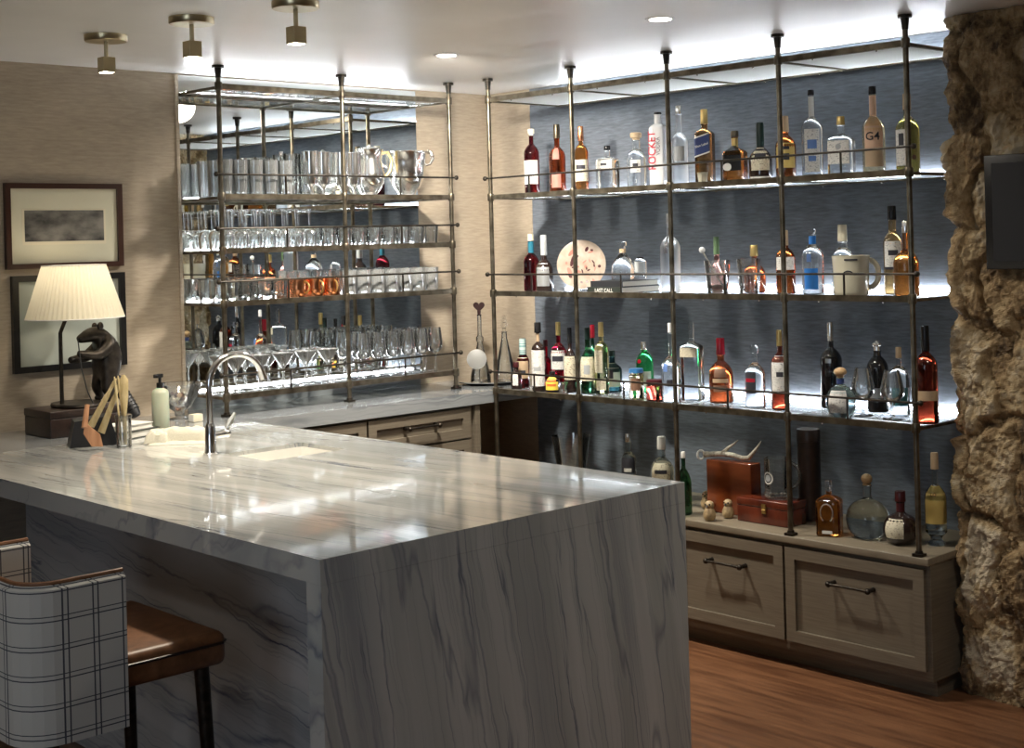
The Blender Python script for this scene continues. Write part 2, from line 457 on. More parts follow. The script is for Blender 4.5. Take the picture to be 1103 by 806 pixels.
class G:
    def __init__(s): s.v = []; s.f = []
    def add(s, vs, fs):
        n = len(s.v); s.v += [Vector(v) for v in vs]; s.f += [tuple(i + n for i in f) for f in fs]; return s
    def box(s, a, b, bev=0.0):
        (x0, y0, z0), (x1, y1, z1) = a, b
        if bev <= 0:
            vs = [(x, y, z) for x in (x0, x1) for y in (y0, y1) for z in (z0, z1)]
            return s.add(vs, [(0, 1, 3, 2), (4, 6, 7, 5), (0, 4, 5, 1), (2, 3, 7, 6), (0, 2, 6, 4), (1, 5, 7, 3)])
        import bmesh
        bm = bmesh.new(); bmesh.ops.create_cube(bm, size=1)
        for v in bm.verts:
            v.co = Vector((x0 + (v.co.x + .5) * (x1 - x0), y0 + (v.co.y + .5) * (y1 - y0), z0 + (v.co.z + .5) * (z1 - z0)))
        bmesh.ops.bevel(bm, geom=bm.edges[:], offset=bev, segments=3, affect='EDGES', profile=.5)
        bm.verts.index_update()
        s.add([v.co.copy() for v in bm.verts], [[v.index for v in f.verts] for f in bm.faces]); bm.free(); return s
    def tube(s, pts, rad, seg=10, caps=True):
        pts = [Vector(p_) for p_ in pts]; n = len(pts)
        rs = rad if isinstance(rad, (list, tuple)) else [rad] * n
        ref = Vector((0, 0, 1)); vs = []
        prev = None
        for i, p_ in enumerate(pts):
            d = (pts[min(i + 1, n - 1)] - pts[max(i - 1, 0)]).normalized()
            if prev is None:
                u = d.cross(ref if abs(d.z) < .9 else Vector((1, 0, 0))).normalized()
            else:
                u = (prev - d * prev.dot(d)).normalized()
            prev = u; w_ = d.cross(u)
            for k in range(seg):
                a_ = 2 * pi * k / seg
                vs.append(p_ + (u * cos(a_) + w_ * sin(a_)) * rs[i])
        fs = [(i * seg + k, i * seg + (k + 1) % seg, (i + 1) * seg + (k + 1) % seg, (i + 1) * seg + k) for i in range(n - 1) for k in range(seg)]
        if caps:
            fs += [tuple(reversed(range(seg))), tuple((n - 1) * seg + k for k in range(seg))]
        return s.add(vs, fs)
    def lathe(s, prof, seg=24, c=(0, 0, 0), shape=None):
        vs = []; fs = []
        for (z, r) in prof:
            for k in range(seg):
                a_ = 2 * pi * k / seg
                rr = r * (shape(a_, z) if shape else 1)
                vs.append((c[0] + rr * cos(a_), c[1] + rr * sin(a_), c[2] + z))
        n = len(prof)
        for i in range(n - 1):
            for k in range(seg):
                fs.append((i * seg + k, i * seg + (k + 1) % seg, (i + 1) * seg + (k + 1) % seg, (i + 1) * seg + k))
        if prof[0][1] > 1e-5: fs.append(tuple(reversed(range(seg))))
        if prof[-1][1] > 1e-5: fs.append(tuple((n - 1) * seg + k for k in range(seg)))
        return s.add(vs, fs)
    def sphere(s, c, r, seg=14, rings=8, sc=(1, 1, 1)):
        prof = [(-cos(pi * i / rings), max(1e-6, sin(pi * i / rings))) for i in range(rings + 1)]
        vs = []; fs = []
        for (z, q) in prof:
            for k in range(seg):
                a_ = 2 * pi * k / seg
                vs.append((c[0] + q * cos(a_) * r * sc[0], c[1] + q * sin(a_) * r * sc[1], c[2] + z * r * sc[2]))
        for i in range(rings):
            for k in range(seg):
                fs.append((i * seg + k, i * seg + (k + 1) % seg, (i + 1) * seg + (k + 1) % seg, (i + 1) * seg + k))
        return s.add(vs, fs)
    def build(s, name, m, parent=None, smooth=False, loc=None, rz=None):
        return mesh(name, s.v, s.f, m, parent, smooth, loc, rz)

def box(name, a, b, m, parent=None, bev=0.0, **k):
    return G().box(a, b, bev).build(name, m, parent, smooth=bev > 0, **k)

def struct(o, kind='structure'):
    o['kind'] = kind
    return o

def copy_tree(root, loc, rz=None, label=None, group=None):
    r = root.copy(); COL.objects.link(r); r.location = loc
    if rz is not None: r.rotation_euler = (0, 0, rz)
    if label: r['label'] = label
    if group: r['group'] = group
    for ch in [c for c in root.children]:
        c = ch.copy(); COL.objects.link(c); c.parent = r
        for g in [x for x in ch.children]:
            d = g.copy(); COL.objects.link(d); d.parent = c
    return r

# ------------------------------------------------------------------ room shell
XL, YF = -7.4, -8.2
struct(box('floor', (XL, YF, FLOOR - .05), (0.0, 0.0, FLOOR), 'oak_floor'))
struct(box('ceiling', (XL - .1, YF - .1, CEIL), (0.1, 0.1, CEIL + .05), 'ceiling_paint'))
struct(box('wall_back', (XL - .1, 0.0, FLOOR - .05), (0.1, 0.1, CEIL), 'tan_grasscloth'))
struct(box('wall_side', (0.0, YF, FLOOR - .05), (0.1, 0.0, CEIL), 'tan_grasscloth'))
struct(box('wall_left', (XL - .1, YF - .1, FLOOR - .05), (XL, 0, CEIL), 'tan_grasscloth'))
struct(box('wall_front', (XL, YF - .1, FLOOR - .05), (0.1, YF, CEIL), 'tan_grasscloth'))
struct(box('wall_blue_panel', (-0.012, -2.96, FLOOR), (0.0, -0.352, CEIL - .003), 'blue_grasscloth'))
struct(box('trim_1', (-0.016, -0.352, FLOOR), (0.0, -0.345, CEIL - .003), 'tan_grasscloth'))

emitter('cool_fill', (0.72, 0.85, 1.0), 2.2)  # cool glow for an added pane, out of view, giving metal and glass highlights
wn_ = struct(box('fill_panel_1', (XL + .001, -5.7, 1.0), (XL + .006, -4.1, 2.1), 'cool_fill'))
struct(G().box((XL + .001, -5.78, .92), (XL + .03, -5.7, 2.18)).box((XL + .001, -4.1, .92), (XL + .03, -4.02, 2.18)).box((XL + .001, -5.7, 2.1), (XL + .03, -4.1, 2.18)).box((XL + .001, -5.7, .92), (XL + .03, -4.1, 1.0)).box((XL + .006, -4.93, 1.0), (XL + .03, -4.87, 2.1)).build('fill_panel_frame', 'white'))  # frame around the added glowing pane

# fieldstone wall end: stones in courses, displaced out of two faces of a solid block
def stone_wall():
    x0, y0, y1 = -0.345, -2.955, -5.6
    path = []
    n1 = 26
    for i in range(n1): path.append((0.0 + (x0 + .05) * i / n1, y0, Vector((0, 1, 0))))
    for i in range(9):
        a_ = pi / 2 + pi / 2 * i / 8
        path.append((x0 + .05 + .05 * cos(a_), y0 - .05 + .05 * sin(a_), Vector((cos(a_), sin(a_), 0))))
    n2 = 150
    for i in range(1, n2 + 1):
        tt = i / n2; path.append((x0, y0 - .05 - (abs(y1 - y0) - .05) * tt ** 1.6, Vector((-1, 0, 0))))
    S = [0.0]
    for a_, b_ in zip(path, path[1:]): S.append(S[-1] + sqrt((a_[0] - b_[0]) ** 2 + (a_[1] - b_[1]) ** 2))
    rng = random.Random(11)
    cells = []
    z = FLOOR
    while z < CEIL + .3:
        hgt = rng.uniform(.16, .42); s = rng.uniform(-.25, 0)
        while s < S[-1] + .3:
            wd = rng.uniform(.10, .24)
            cells.append((s + wd / 2, z + hgt / 2, wd / 2, hgt / 2, rng.uniform(-.012, .03), rng.random(), rng.uniform(-.25, .25)))
            s += wd
        z += hgt
    nz = 420
    vs = []; tone = []
    for j in range(nz + 1):
        z = FLOOR + (CEIL - FLOOR - .002) * j / nz
        for (px_, py_, nn), s in zip(path, S):
            ws = s + .07 * noise.noise(Vector((s * 6, z * 6, 3))) + .03 * noise.noise(Vector((s * 17, z * 15, 5))); wz = z + .09 * noise.noise(Vector((s * 5, z * 5, 9))) + .03 * noise.noise(Vector((s * 19, z * 17, 2)))
            best = -9; bt = .5; bd = 0
            for c in cells:
                if abs(c[0] - ws) > .3 or abs(c[1] - wz) > .4: continue
                q = 1 - max(abs(ws - c[0] + c[6] * (wz - c[1])) / c[2], abs(wz - c[1] - c[6] * .5 * (ws - c[0])) / c[3])
                if q > best: best = q; bt = c[5]; bd = c[4]
            e = max(0, min(1, best / .30)); e = e * e * (3 - 2 * e)
            d = -.012 + e * (.020 + bd * .8) + .022 * noise.fractal(Vector((s * 14 + bt * 7, z * 9, bt * 9)), .8, 2.1, 7) + .014 * abs(noise.noise(Vector((s * 34, z * 16, 1)))) + .006 * noise.noise(Vector((s * 80, z * 60, 4)))
            d = max(d, -.034)
            fade = min(1, (S.index(s) if False else s) / .02)
            vs.append((min(px_ + nn.x * d, -.0005), py_ + nn.y * d, z)); tone.append(bt * (.35 + .65 * e))
    n = len(path)
    fs = [(j * n + i, j * n + i + 1, (j + 1) * n + i + 1, (j + 1) * n + i) for j in range(nz) for i in range(n - 1)]
    o = mesh('wall_stone', vs, fs, 'fieldstone')
    at_ = o.data.attributes.new('tone', 'FLOAT', 'POINT')
    at_.data.foreach_set('value', tone)
    struct(o)
stone_wall()

# ------------------------------------------------------------------ marble peninsula
IX0, IX1, IY0, IY1 = -3.198, -1.894, -2.951, -0.559
isl = thing('kitchen_island', 'long polished pale veined quartzite bar island with waterfall end', 'island', (0, 0, 0))
def slab_with_hole(x0, x1, y0, y1, z0, z1, hx0, hx1, hy0, hy1):
    g = G(); xs = [x0, hx0, hx1, x1]; ys = [y0, hy0, hy1, y1]
    for z in (z0, z1):
        g.v += [Vector((x, y, z)) for y in ys for x in xs]
    def q(i, j, k): return k * 16 + j * 4 + i
    for j in range(3):
        for i in range(3):
            if i == 1 and j == 1: continue
            g.f.append((q(i, j, 1), q(i + 1, j, 1), q(i + 1, j + 1, 1), q(i, j + 1, 1)))
            g.f.append((q(i, j, 0), q(i, j + 1, 0), q(i + 1, j + 1, 0), q(i + 1, j, 0)))
    for i in range(3):
        g.f.append((q(i, 0, 0), q(i + 1, 0, 0), q(i + 1, 0, 1), q(i, 0, 1)))
        g.f.append((q(i, 3, 0), q(i, 3, 1), q(i + 1, 3, 1), q(i + 1, 3, 0)))
        g.f.append((q(0, i, 0), q(0, i, 1), q(0, i + 1, 1), q(0, i + 1, 0)))
        g.f.append((q(3, i, 0), q(3, i + 1, 0), q(3, i + 1, 1), q(3, i, 1)))
    g.f += [(q(1, 1, 0), q(1, 1, 1), q(2, 1, 1), q(2, 1, 0)), (q(1, 2, 0), q(2, 2, 0), q(2, 2, 1), q(1, 2, 1)),
            (q(1, 1, 0), q(1, 2, 0), q(1, 2, 1), q(1, 1, 1)), (q(2, 1, 0), q(2, 1, 1), q(2, 2, 1), q(2, 2, 0))]
    return g
HX0, HX1, HY0, HY1 = -2.445, -2.115, -1.56, -1.285
slab_with_hole(IX0, IX1, IY0, IY1, .854, WT, HX0, HX1, HY0, HY1).build('worktop', 'quartzite', isl)
box('end_panel', (IX0, IY0, FLOOR), (IX1, IY0 + .06, .8535), 'quartzite', isl)
box('knee_panel', (-2.86, IY0 + .0605, FLOOR), (-2.84, IY1, .8535), 'quartzite_across', isl)
box('base_cabinet', (-2.8395, IY0 + .0605, FLOOR + .08), (-1.92, IY1, .60), 'cabinet_wood', isl)
box('toe_kick', (-2.80, IY0 + .07, FLOOR), (-1.98, IY1, FLOOR + .079), 'dark_iron', isl)
# doors on the working side
yy = IY0 + .09
for k in range(4):
    d_ = box('door', (-1.9195, yy, FLOOR + .1), (-1.90, yy + .545, .84), 'cabinet_wood', isl)
    G().tube([(-1.86, yy + .18, .74), (-1.86, yy + .37, .74)], .006).tube([(-1.90, yy + .19, .74), (-1.86, yy + .19, .74)], .005).tube([(-1.90, yy + .36, .74), (-1.86, yy + .36, .74)], .005).build('handle', 'dark_iron', d_)
    yy += .565

# sink: white basin hung under the cut-out, with a drain
sk = thing('sink', 'small white rectangular sink set into the pale stone island', 'sink', ((HX0 + HX1) / 2, (HY0 + HY1) / 2, .62))
g = G(); hw, hd = (HX1 - HX0) / 2 - .006, (HY1 - HY0) / 2 - .006
def rr(hw, hd, z, r, n=6):
    out = []
    for cx_, cy_, a0 in ((hw - r, hd - r, 0), (-hw + r, hd - r, pi / 2), (-hw + r, -hd + r, pi), (hw - r, -hd + r, 3 * pi / 2)):
        for i in range(n + 1):
            a_ = a0 + pi / 2 * i / n; out.append((cx_ + r * cos(a_), cy_ + r * sin(a_), z))
    return out
loops = [rr(hw + .005, hd + .005, .280, .01), rr(hw, hd, .280, .012), rr(hw - .006, hd - .006, .05, .03), rr(hw - .03, hd - .03, .02, .03), rr(.03, .03, .014, .028)]
nL = len(loops[0])
for L in loops: g.v += [Vector(v) for v in L]
for i in range(len(loops) - 1):
    for k in range(nL): g.f.append((i * nL + k, i * nL + (k + 1) % nL, (i + 1) * nL + (k + 1) % nL, (i + 1) * nL + k))
outer = [rr(hw + .005, hd + .005, .280, .01), rr(hw + .005, hd + .005, .02, .03), rr(.05, .05, -.002, .03)]
b0 = len(g.v)
for L in outer: g.v += [Vector(v) for v in L]
for i in range(2):
    for k in range(nL): g.f.append((b0 + i * nL + (k + 1) % nL, b0 + i * nL + k, b0 + (i + 1) * nL + k, b0 + (i + 1) * nL + (k + 1) % nL))
g.f.append(tuple(b0 + 2 * nL + k for k in reversed(range(nL))))
g.build('basin', 'ceramic', sk, True)
G().lathe([(0.012, .034), (.018, .034), (.018, .024), (.014, .002)], 20).build('drain', 'chrome', sk, True)

# faucet
fc = thing('faucet', 'tall chrome gooseneck faucet with side lever beside the sink', 'faucet', (-2.492, -1.271, WT))
G().lathe([(0, .027), (.006, .027), (.01, .022), (.03, .020), (.10, .0185), (.112, .013)], 24).build('body', 'chrome', fc, True)
pts = [(0, 0, .10), (0, 0, .24)] + [(.105 - .105 * cos(a_), -.01 * (1 - cos(a_)), .245 + .105 * sin(a_)) for a_ in [pi * i / 16 for i in range(0, 15)]]
G().tube(pts, [.0115] * len(pts), 16).tube([pts[-1], Vector(pts[-1]) + Vector((.012, 0, -.032))], [.0125, .015], 16).build('spout', 'chrome', fc, True)
lv = G().tube([(.0, 0, .065), (.055, -.008, .07)], [.013, .015], 14).sphere((.06, -.009, .07), .017).build('lever', 'chrome', fc, True)
G().tube([(.062, -.009, .08), (.078, -.010, .112), (.094, -.012, .140)], [.006, .011, .006], 12).build('lever_tip', 'crystal', lv, True)

# ------------------------------------------------------------------ back worktop and cabinets
wtp = box('worktop', (-4.6, -0.5575, .856), (-0.0125, -0.0005, WT), 'quartzite_grey')
tag(wtp, 'grey veined stone worktop running along the mirrored back wall', 'worktop')
bs = box('backsplash', (-1.86, -0.014, WT + .0005), (-0.52, -0.0005, 1.010), 'quartzite_grey')
tag(bs, 'low grey stone upstand under the mirror at the back worktop', 'backsplash')

def drawer(parent, axis, u0, u1, z0, z1, face, handle_z, hw=.09, out=-1, bail=.045):
    """framed drawer front. axis 'X': front is a plane of constant X; 'Y': constant Y"""
    def P(u, d, z): return (face + out * d, u, z) if axis == 'X' else (u, face + out * d, z)
    def bx(g_, ua, ub, da, db, za, zb):
        a_ = P(ua, da, za); b_ = P(ub, db, zb)
        g_.box(tuple(min(p_, q_) for p_, q_ in zip(a_, b_)), tuple(max(p_, q_) for p_, q_ in zip(a_, b_)))
    g_ = G(); fr = .045
    bx(g_, u0, u1, .0005, .006, z0, z1)
    bx(g_, u0, u1, .006, .020, z1 - fr, z1); bx(g_, u0, u1, .006, .020, z0, z0 + fr)
    bx(g_, u0, u0 + fr, .006, .020, z0 + fr, z1 - fr); bx(g_, u1 - fr, u1, .006, .020, z0 + fr, z1 - fr)
    d_ = g_.build('drawer', 'cabinet_wood', parent)
    uc = (u0 + u1) / 2; h = G()
    for s in (-1, 1):
        h.tube([P(uc + s * hw, .0062, handle_z), P(uc + s * hw, .045, handle_z)], [.010, .007], 10)
        h.sphere(P(uc + s * hw, .048, handle_z), .012)
    h.tube([P(uc - hw * 1.0, .050, handle_z), P(uc - hw * .5, .052, handle_z + .002), P(uc + hw * .5, .052, handle_z + .002), P(uc + hw, .050, handle_z)], [.006, .0055, .0055, .006], 10)
    h.build('handle', 'dark_iron', d_, True)
    return d_

bc = thing('base_cabinet', 'brown wooden base cabinet with framed drawers under the back worktop', 'cabinet', (0, 0, 0))
box('carcass', (-1.88, -0.525, FLOOR + .08), (-0.62, -0.002, .8555), 'cabinet_wood', bc)
box('plinth', (-1.88, -0.50, FLOOR), (-0.62, -0.002, FLOOR + .0795), 'cabinet_wood', bc)
for (a_, b_) in ((-1.86, -1.268), (-1.256, -0.645)):
    drawer(bc, 'Y', a_, b_, .70, .842, -0.525, .785, out=-1)
    drawer(bc, 'Y', a_, b_, .38, .69, -0.525, .60, out=-1)
    drawer(bc, 'Y', a_, b_, .06, .37, -0.525, .30, out=-1)
G().box((-0.615, -0.545, FLOOR), (-0.585, -0.002, .8555)).build('side_panel', 'cabinet_wood', bc)

# ------------------------------------------------------------------ low cabinet under the bottle rack
LC = .441
lc = thing('low_cabinet', 'long low brown wooden cabinet with framed drawers against the blue wall', 'cabinet', (0, 0, 0))
YE = -2.93
box('carcass', (-0.50, YE, -.02), (-0.0125, -0.585, LC - .03), 'cabinet_wood', lc)
box('plinth', (-0.44, YE + .02, FLOOR), (-0.0125, -0.585, -.021), 'cabinet_wood', lc)
box('top', (-0.526, YE - .006, LC - .0295), (-0.0125, -0.582, LC - .001), 'cabinet_top', lc, bev=.003)
ys = [-2.918, -2.285, -1.705, -1.128, -0.60]
for a_, b_ in zip(ys, ys[1:]):
    drawer(lc, 'X', a_ + .006, b_ - .006, .02, .395, -0.50, .285, hw=.088)

# ------------------------------------------------------------------ racks
Lfr = .026
def rack_b():
    r = thing('bottle_rack', 'tall bronze ceiling-hung bottle rack with glass shelves on the blue wall', 'shelving', (0, 0, 0))
    X = -.5045; YS = [-0.5763, -1.1454, -1.7275, -2.3125, -2.8881]
    for i, y in enumerate(YS):
        p_ = G().tube([(X, y, LC), (X, y, CEIL)], .0105, 12).build('post', 'bronze', r, True)
        g_ = G().lathe([(CEIL - .012, .026), (CEIL - .0005, .026)], 20, (X, y, 0)).lathe([(CEIL - .055, .012), (CEIL - .012, .016)], 16, (X, y, 0))
        g_.build('flange', 'dark_iron', p_, True)
        G().box((X - .019, y - .019, LC - .0005), (X + .019, y + .019, LC + .010)).lathe([(LC + .01, .015), (LC + .02, .013)], 14, (X, y, 0)).build('foot', 'dark_iron', p_)
    levels = [2.337, 1.8599, 1.3906, .9148]
    for li, z in enumerate(levels):
        g_ = G()
        g_.box((X - .006, YS[-1], z - .013), (X + .014, YS[0], z + .011))          # front bar
        g_.box((-.040, YS[-1], z - .013), (-.0125, YS[0], z - .0065))                # rear bar
        for k, y in enumerate(YS):
            if li == 0 or k in (0, 4) or True:
                g_.box((X, y - .008, z - .012), (-.0125, y + .008, z + .000))
        g_.build('shelf_frame', 'bronze', r)
        # joint collars
        for y in YS: G().lathe([(z - .019, .015), (z - .015, .0165), (z + .013, .0165), (z + .017, .015)], 14, (X, y, 0)).build('collar', 'bronze', r, True)
        for a_, b_ in zip(YS, YS[1:]):
            box('glass_shelf', (X + .016, b_ + .010, z - .006), (-.016, a_ - .010, z + .0012), 'opal_panel' if li == 0 else 'shelf_glass', r)
            for fx in (.28, .78):
                yk = a_ + (b_ - a_) * fx
                G().sphere((-.033, yk, z - .0155), .0045, 8, 6).build('shelf_pin', 'silver', r, True)
                G().sphere((X + .004, yk, z - .0155), .004, 8, 6).build('shelf_pin', 'silver', r, True)
        if li:
            zg = z + .092
            g_ = G().tube([(X - .010, YS[0] + .022, zg), (X - .010, YS[-1] - .022, zg)], .0045, 8)
            for a_, b_ in zip(YS, YS[1:]): g_.tube([(X - .010, (a_ + b_) / 2, z + .01), (X - .010, (a_ + b_) / 2, zg)], .0045, 8)
            g_.build('gallery_rail', 'dark_iron', r, True)
            for y, s in ((YS[0], 1), (YS[-1], -1)): G().sphere((X - .010, y + s * .028, zg), .0115).build('ball_finial', 'dark_iron', r, True)
        # light strips along the wall
        zz = z + (.004 if li else .003)
        box('led_strip', (-.028, YS[-1] + .03, zz), (-.018, YS[0] - .02, zz + .004), 'led_top' if li == 0 else 'led_shelf', r)
    return r
rack_b()

def rack_a():
    r = thing('glass_rack', 'bronze ceiling-hung glassware rack in front of the wall mirror', 'shelving', (0, 0, 0))
    Y = -.343; XS = [-1.8645, -1.2114, -0.5599]
    for x in XS:
        p_ = G().tube([(x, Y, WT), (x, Y, CEIL)], .0105, 12).build('post', 'bronze', r, True)
        G().lathe([(CEIL - .012, .026), (CEIL - .0005, .026)], 20, (x, Y, 0)).lathe([(CEIL - .055, .012), (CEIL - .012, .016)], 16, (x, Y, 0)).build('flange', 'dark_iron', p_, True)
        G().box((x - .019, Y - .019, WT), (x + .019, Y + .019, WT + .010)).lathe([(WT + .01, .015), (WT + .02, .013)], 14, (x, Y, 0)).build('foot', 'dark_iron', p_)
    for li, z in enumerate([2.350, 1.8701, 1.6345, 1.4032, .9977]):
        g_ = G().box((XS[0], Y - .006, z - .013), (XS[-1], Y + .014, z + .011)).box((XS[0], -.034, z - .013), (XS[-1], -.020, z + .001))
        for x in XS: g_.box((x - .008, Y, z - .012), (x + .008, -.016, z))
        g_.build('shelf_frame', 'bronze', r)
        for x in XS: G().lathe([(z - .019, .015), (z - .015, .0165), (z + .013, .0165), (z + .017, .015)], 14, (x, Y, 0)).build('collar', 'bronze', r, True)
        for a_, b_ in zip(XS, XS[1:]):
            box('glass_shelf', (a_ + .010, Y + .016, z - .006), (b_ - .010, -.016, z + .0012), 'shelf_glass', r)
        if li:
            zg = z + .096
            g_ = G().tube([(XS[0] - .022, Y - .010, zg), (XS[-1] + .022, Y - .010, zg)], .0045, 8)
            for a_, b_ in zip(XS, XS[1:]): g_.tube([((a_ + b_) / 2, Y - .010, z + .01), ((a_ + b_) / 2, Y - .010, zg)], .0045, 8)
            g_.build('gallery_rail', 'dark_iron', r, True)
            for x, s in ((XS[0], -1), (XS[-1], 1)): G().sphere((x + s * .028, Y - .010, zg), .0115).build('ball_finial', 'dark_iron', r, True)
        if li == 0:
            box('led_strip', (XS[0] + .02, -.034, z + .003), (XS[-1] - .02, -.024, z + .007), 'led_top', r)
        else:
            box('led_strip', (XS[0] + .02, -.026, z + .003), (XS[-1] - .02, -.016, z + (.007 if li < 4 else .0055)), 'led_rack' if li < 4 else 'led_dim', r)
rack_a()

mr = thing('wall_mirror', 'large frameless mirror on the back wall behind the glassware rack', 'mirror', (-1.186, 0, 1.73))
box('mirror_panel', (-.684, -.008, -.71), (.684, -.0005, .702), 'mirror_glass', mr)
box('edge_trim', (-.700, -.012, -.71), (-.6845, -.0005, .702), 'tan_grasscloth', mr)

# ------------------------------------------------------------------ ceiling fittings
def spot(loc, rot, power, size, blend, name='spot_light', col=WARM, rad=.05):
    l = bpy.data.lights.new(name, 'SPOT'); l.energy = power; l.spot_size = radians(size); l.spot_blend = blend; l.color = col; l.shadow_soft_size = rad
    o = bpy.data.objects.new(name, l); COL.objects.link(o); o.location = loc; o.rotation_euler = rot
    return o
def brass_spot(x, y, label, tx=0, ty=0, pw=1.0):
    t_ = thing('ceiling_spotlight', label, 'ceiling light', (x, y, CEIL))
    G().lathe([(-.024, .074), (-.020, .077), (-.0005, .077)], 36).build('ceiling_plate', 'brass', t_, True)
    G().tube([(0, 0, -.024), (0, 0, -.082)], .0075, 12).build('stem', 'brass', t_, True)
    hd = G().box((-.024, -.024, -.137), (.024, .024, -.082), .002)
    h_ = hd.build('lamp_head', 'brass', t_)
    G().box((-.019, -.019, -.1385), (.019, .019, -.1372)).build('lens', 'lamp_lens', h_)
    s_ = spot((0, 0, -.145), (tx, ty, 0), SPOT * pw, 80, .9); s_.parent = t_
brass_spot(-2.646, -.868, 'brass cube ceiling spotlight nearest the framed pictures', .20, -.15, .5)
brass_spot(-2.592, -1.389, 'brass cube ceiling spotlight, middle one of the row over the island', .40, -.45, 1.6)
brass_spot(-2.478, -1.850, 'brass cube ceiling spotlight cut by the top edge of the view', 0, .25, 2.6)
def downlight(x, y, label, rot=(0, 0, 0), p=None):
    t_ = thing('recessed_downlight', label, 'ceiling light', (x, y, CEIL))
    G().lathe([(-.004, .052), (-.0003, .056)], 32).build('trim_ring', 'white', t_, True)
    G().lathe([(-.0052, .040), (-.0042, .040)], 28).build('lens', 'lamp_lens', t_)
    s_ = spot((0, 0, -.02), rot, p or DOWN, 160, 1.0, rad=.09, col=(1.0, .92, .80)); s_.parent = t_
downlight(-1.204, -2.306, 'round white recessed downlight nearer the tall bottle rack', p=DOWN * .6)
downlight(-1.236, -1.135, 'round white recessed downlight nearer the mirror corner', (.35, -.35, 0), p=DOWN * 2.1)
downlight(-4.3, -4.6, 'round white recessed downlight above the open floor by the camera', p=DOWN * .08)
downlight(-4.9, -2.4, 'round white recessed downlight behind the bar stools', p=DOWN * .15)
downlight(-1.3, -4.2, 'round white recessed downlight in front of the stone wall', p=DOWN * .35)

# ------------------------------------------------------------------ bottles
def curve_profile(h, r, sh, nz, nr, body, foot=False):
    """outer silhouette as (z, radius) pairs"""
    P = []
    rn = r * nr
    if body == 'globe':
        n = 12; zs = h * (nz); zc = zs * .46
        P.append((0, r * .55)); P.append((.004, r * .66))
        for i in range(n + 1):
            a_ = -1.0 + (1.0 + 1.25) * i / n
            z = zc + zs * .50 * sin(a_); q = r * cos(a_) ** .75
            if z > .006: P.append((z, max(q, rn)))
        P = [p_ for i, p_ in enumerate(P) if i == 0 or p_[0] > P[i - 1][0] + 1e-5]
        P.append((h * nz, rn))
        return [p_ for p_ in P if p_[0] <= h * nz + 1e-6]
    P = [(0, r * .88), (.003, r * .97), (.008, r)]
    if foot: P = [(0, r * .8), (.006, r * .8), (.02, r * .5), (.03, r * .55), (.05, r)]
    P.append((h * sh, r))
    a_end = h * nz
    for i in range(1, 9):
        f = i / 8
        z = h * sh + (a_end - h * sh) * (sin(pi / 2 * f) * .55 + f * .45)
        P.append((z, rn + (r - rn) * (cos(pi / 2 * f) * .6 + (.5 + .5 * cos(pi * f)) * .4)))
    return P

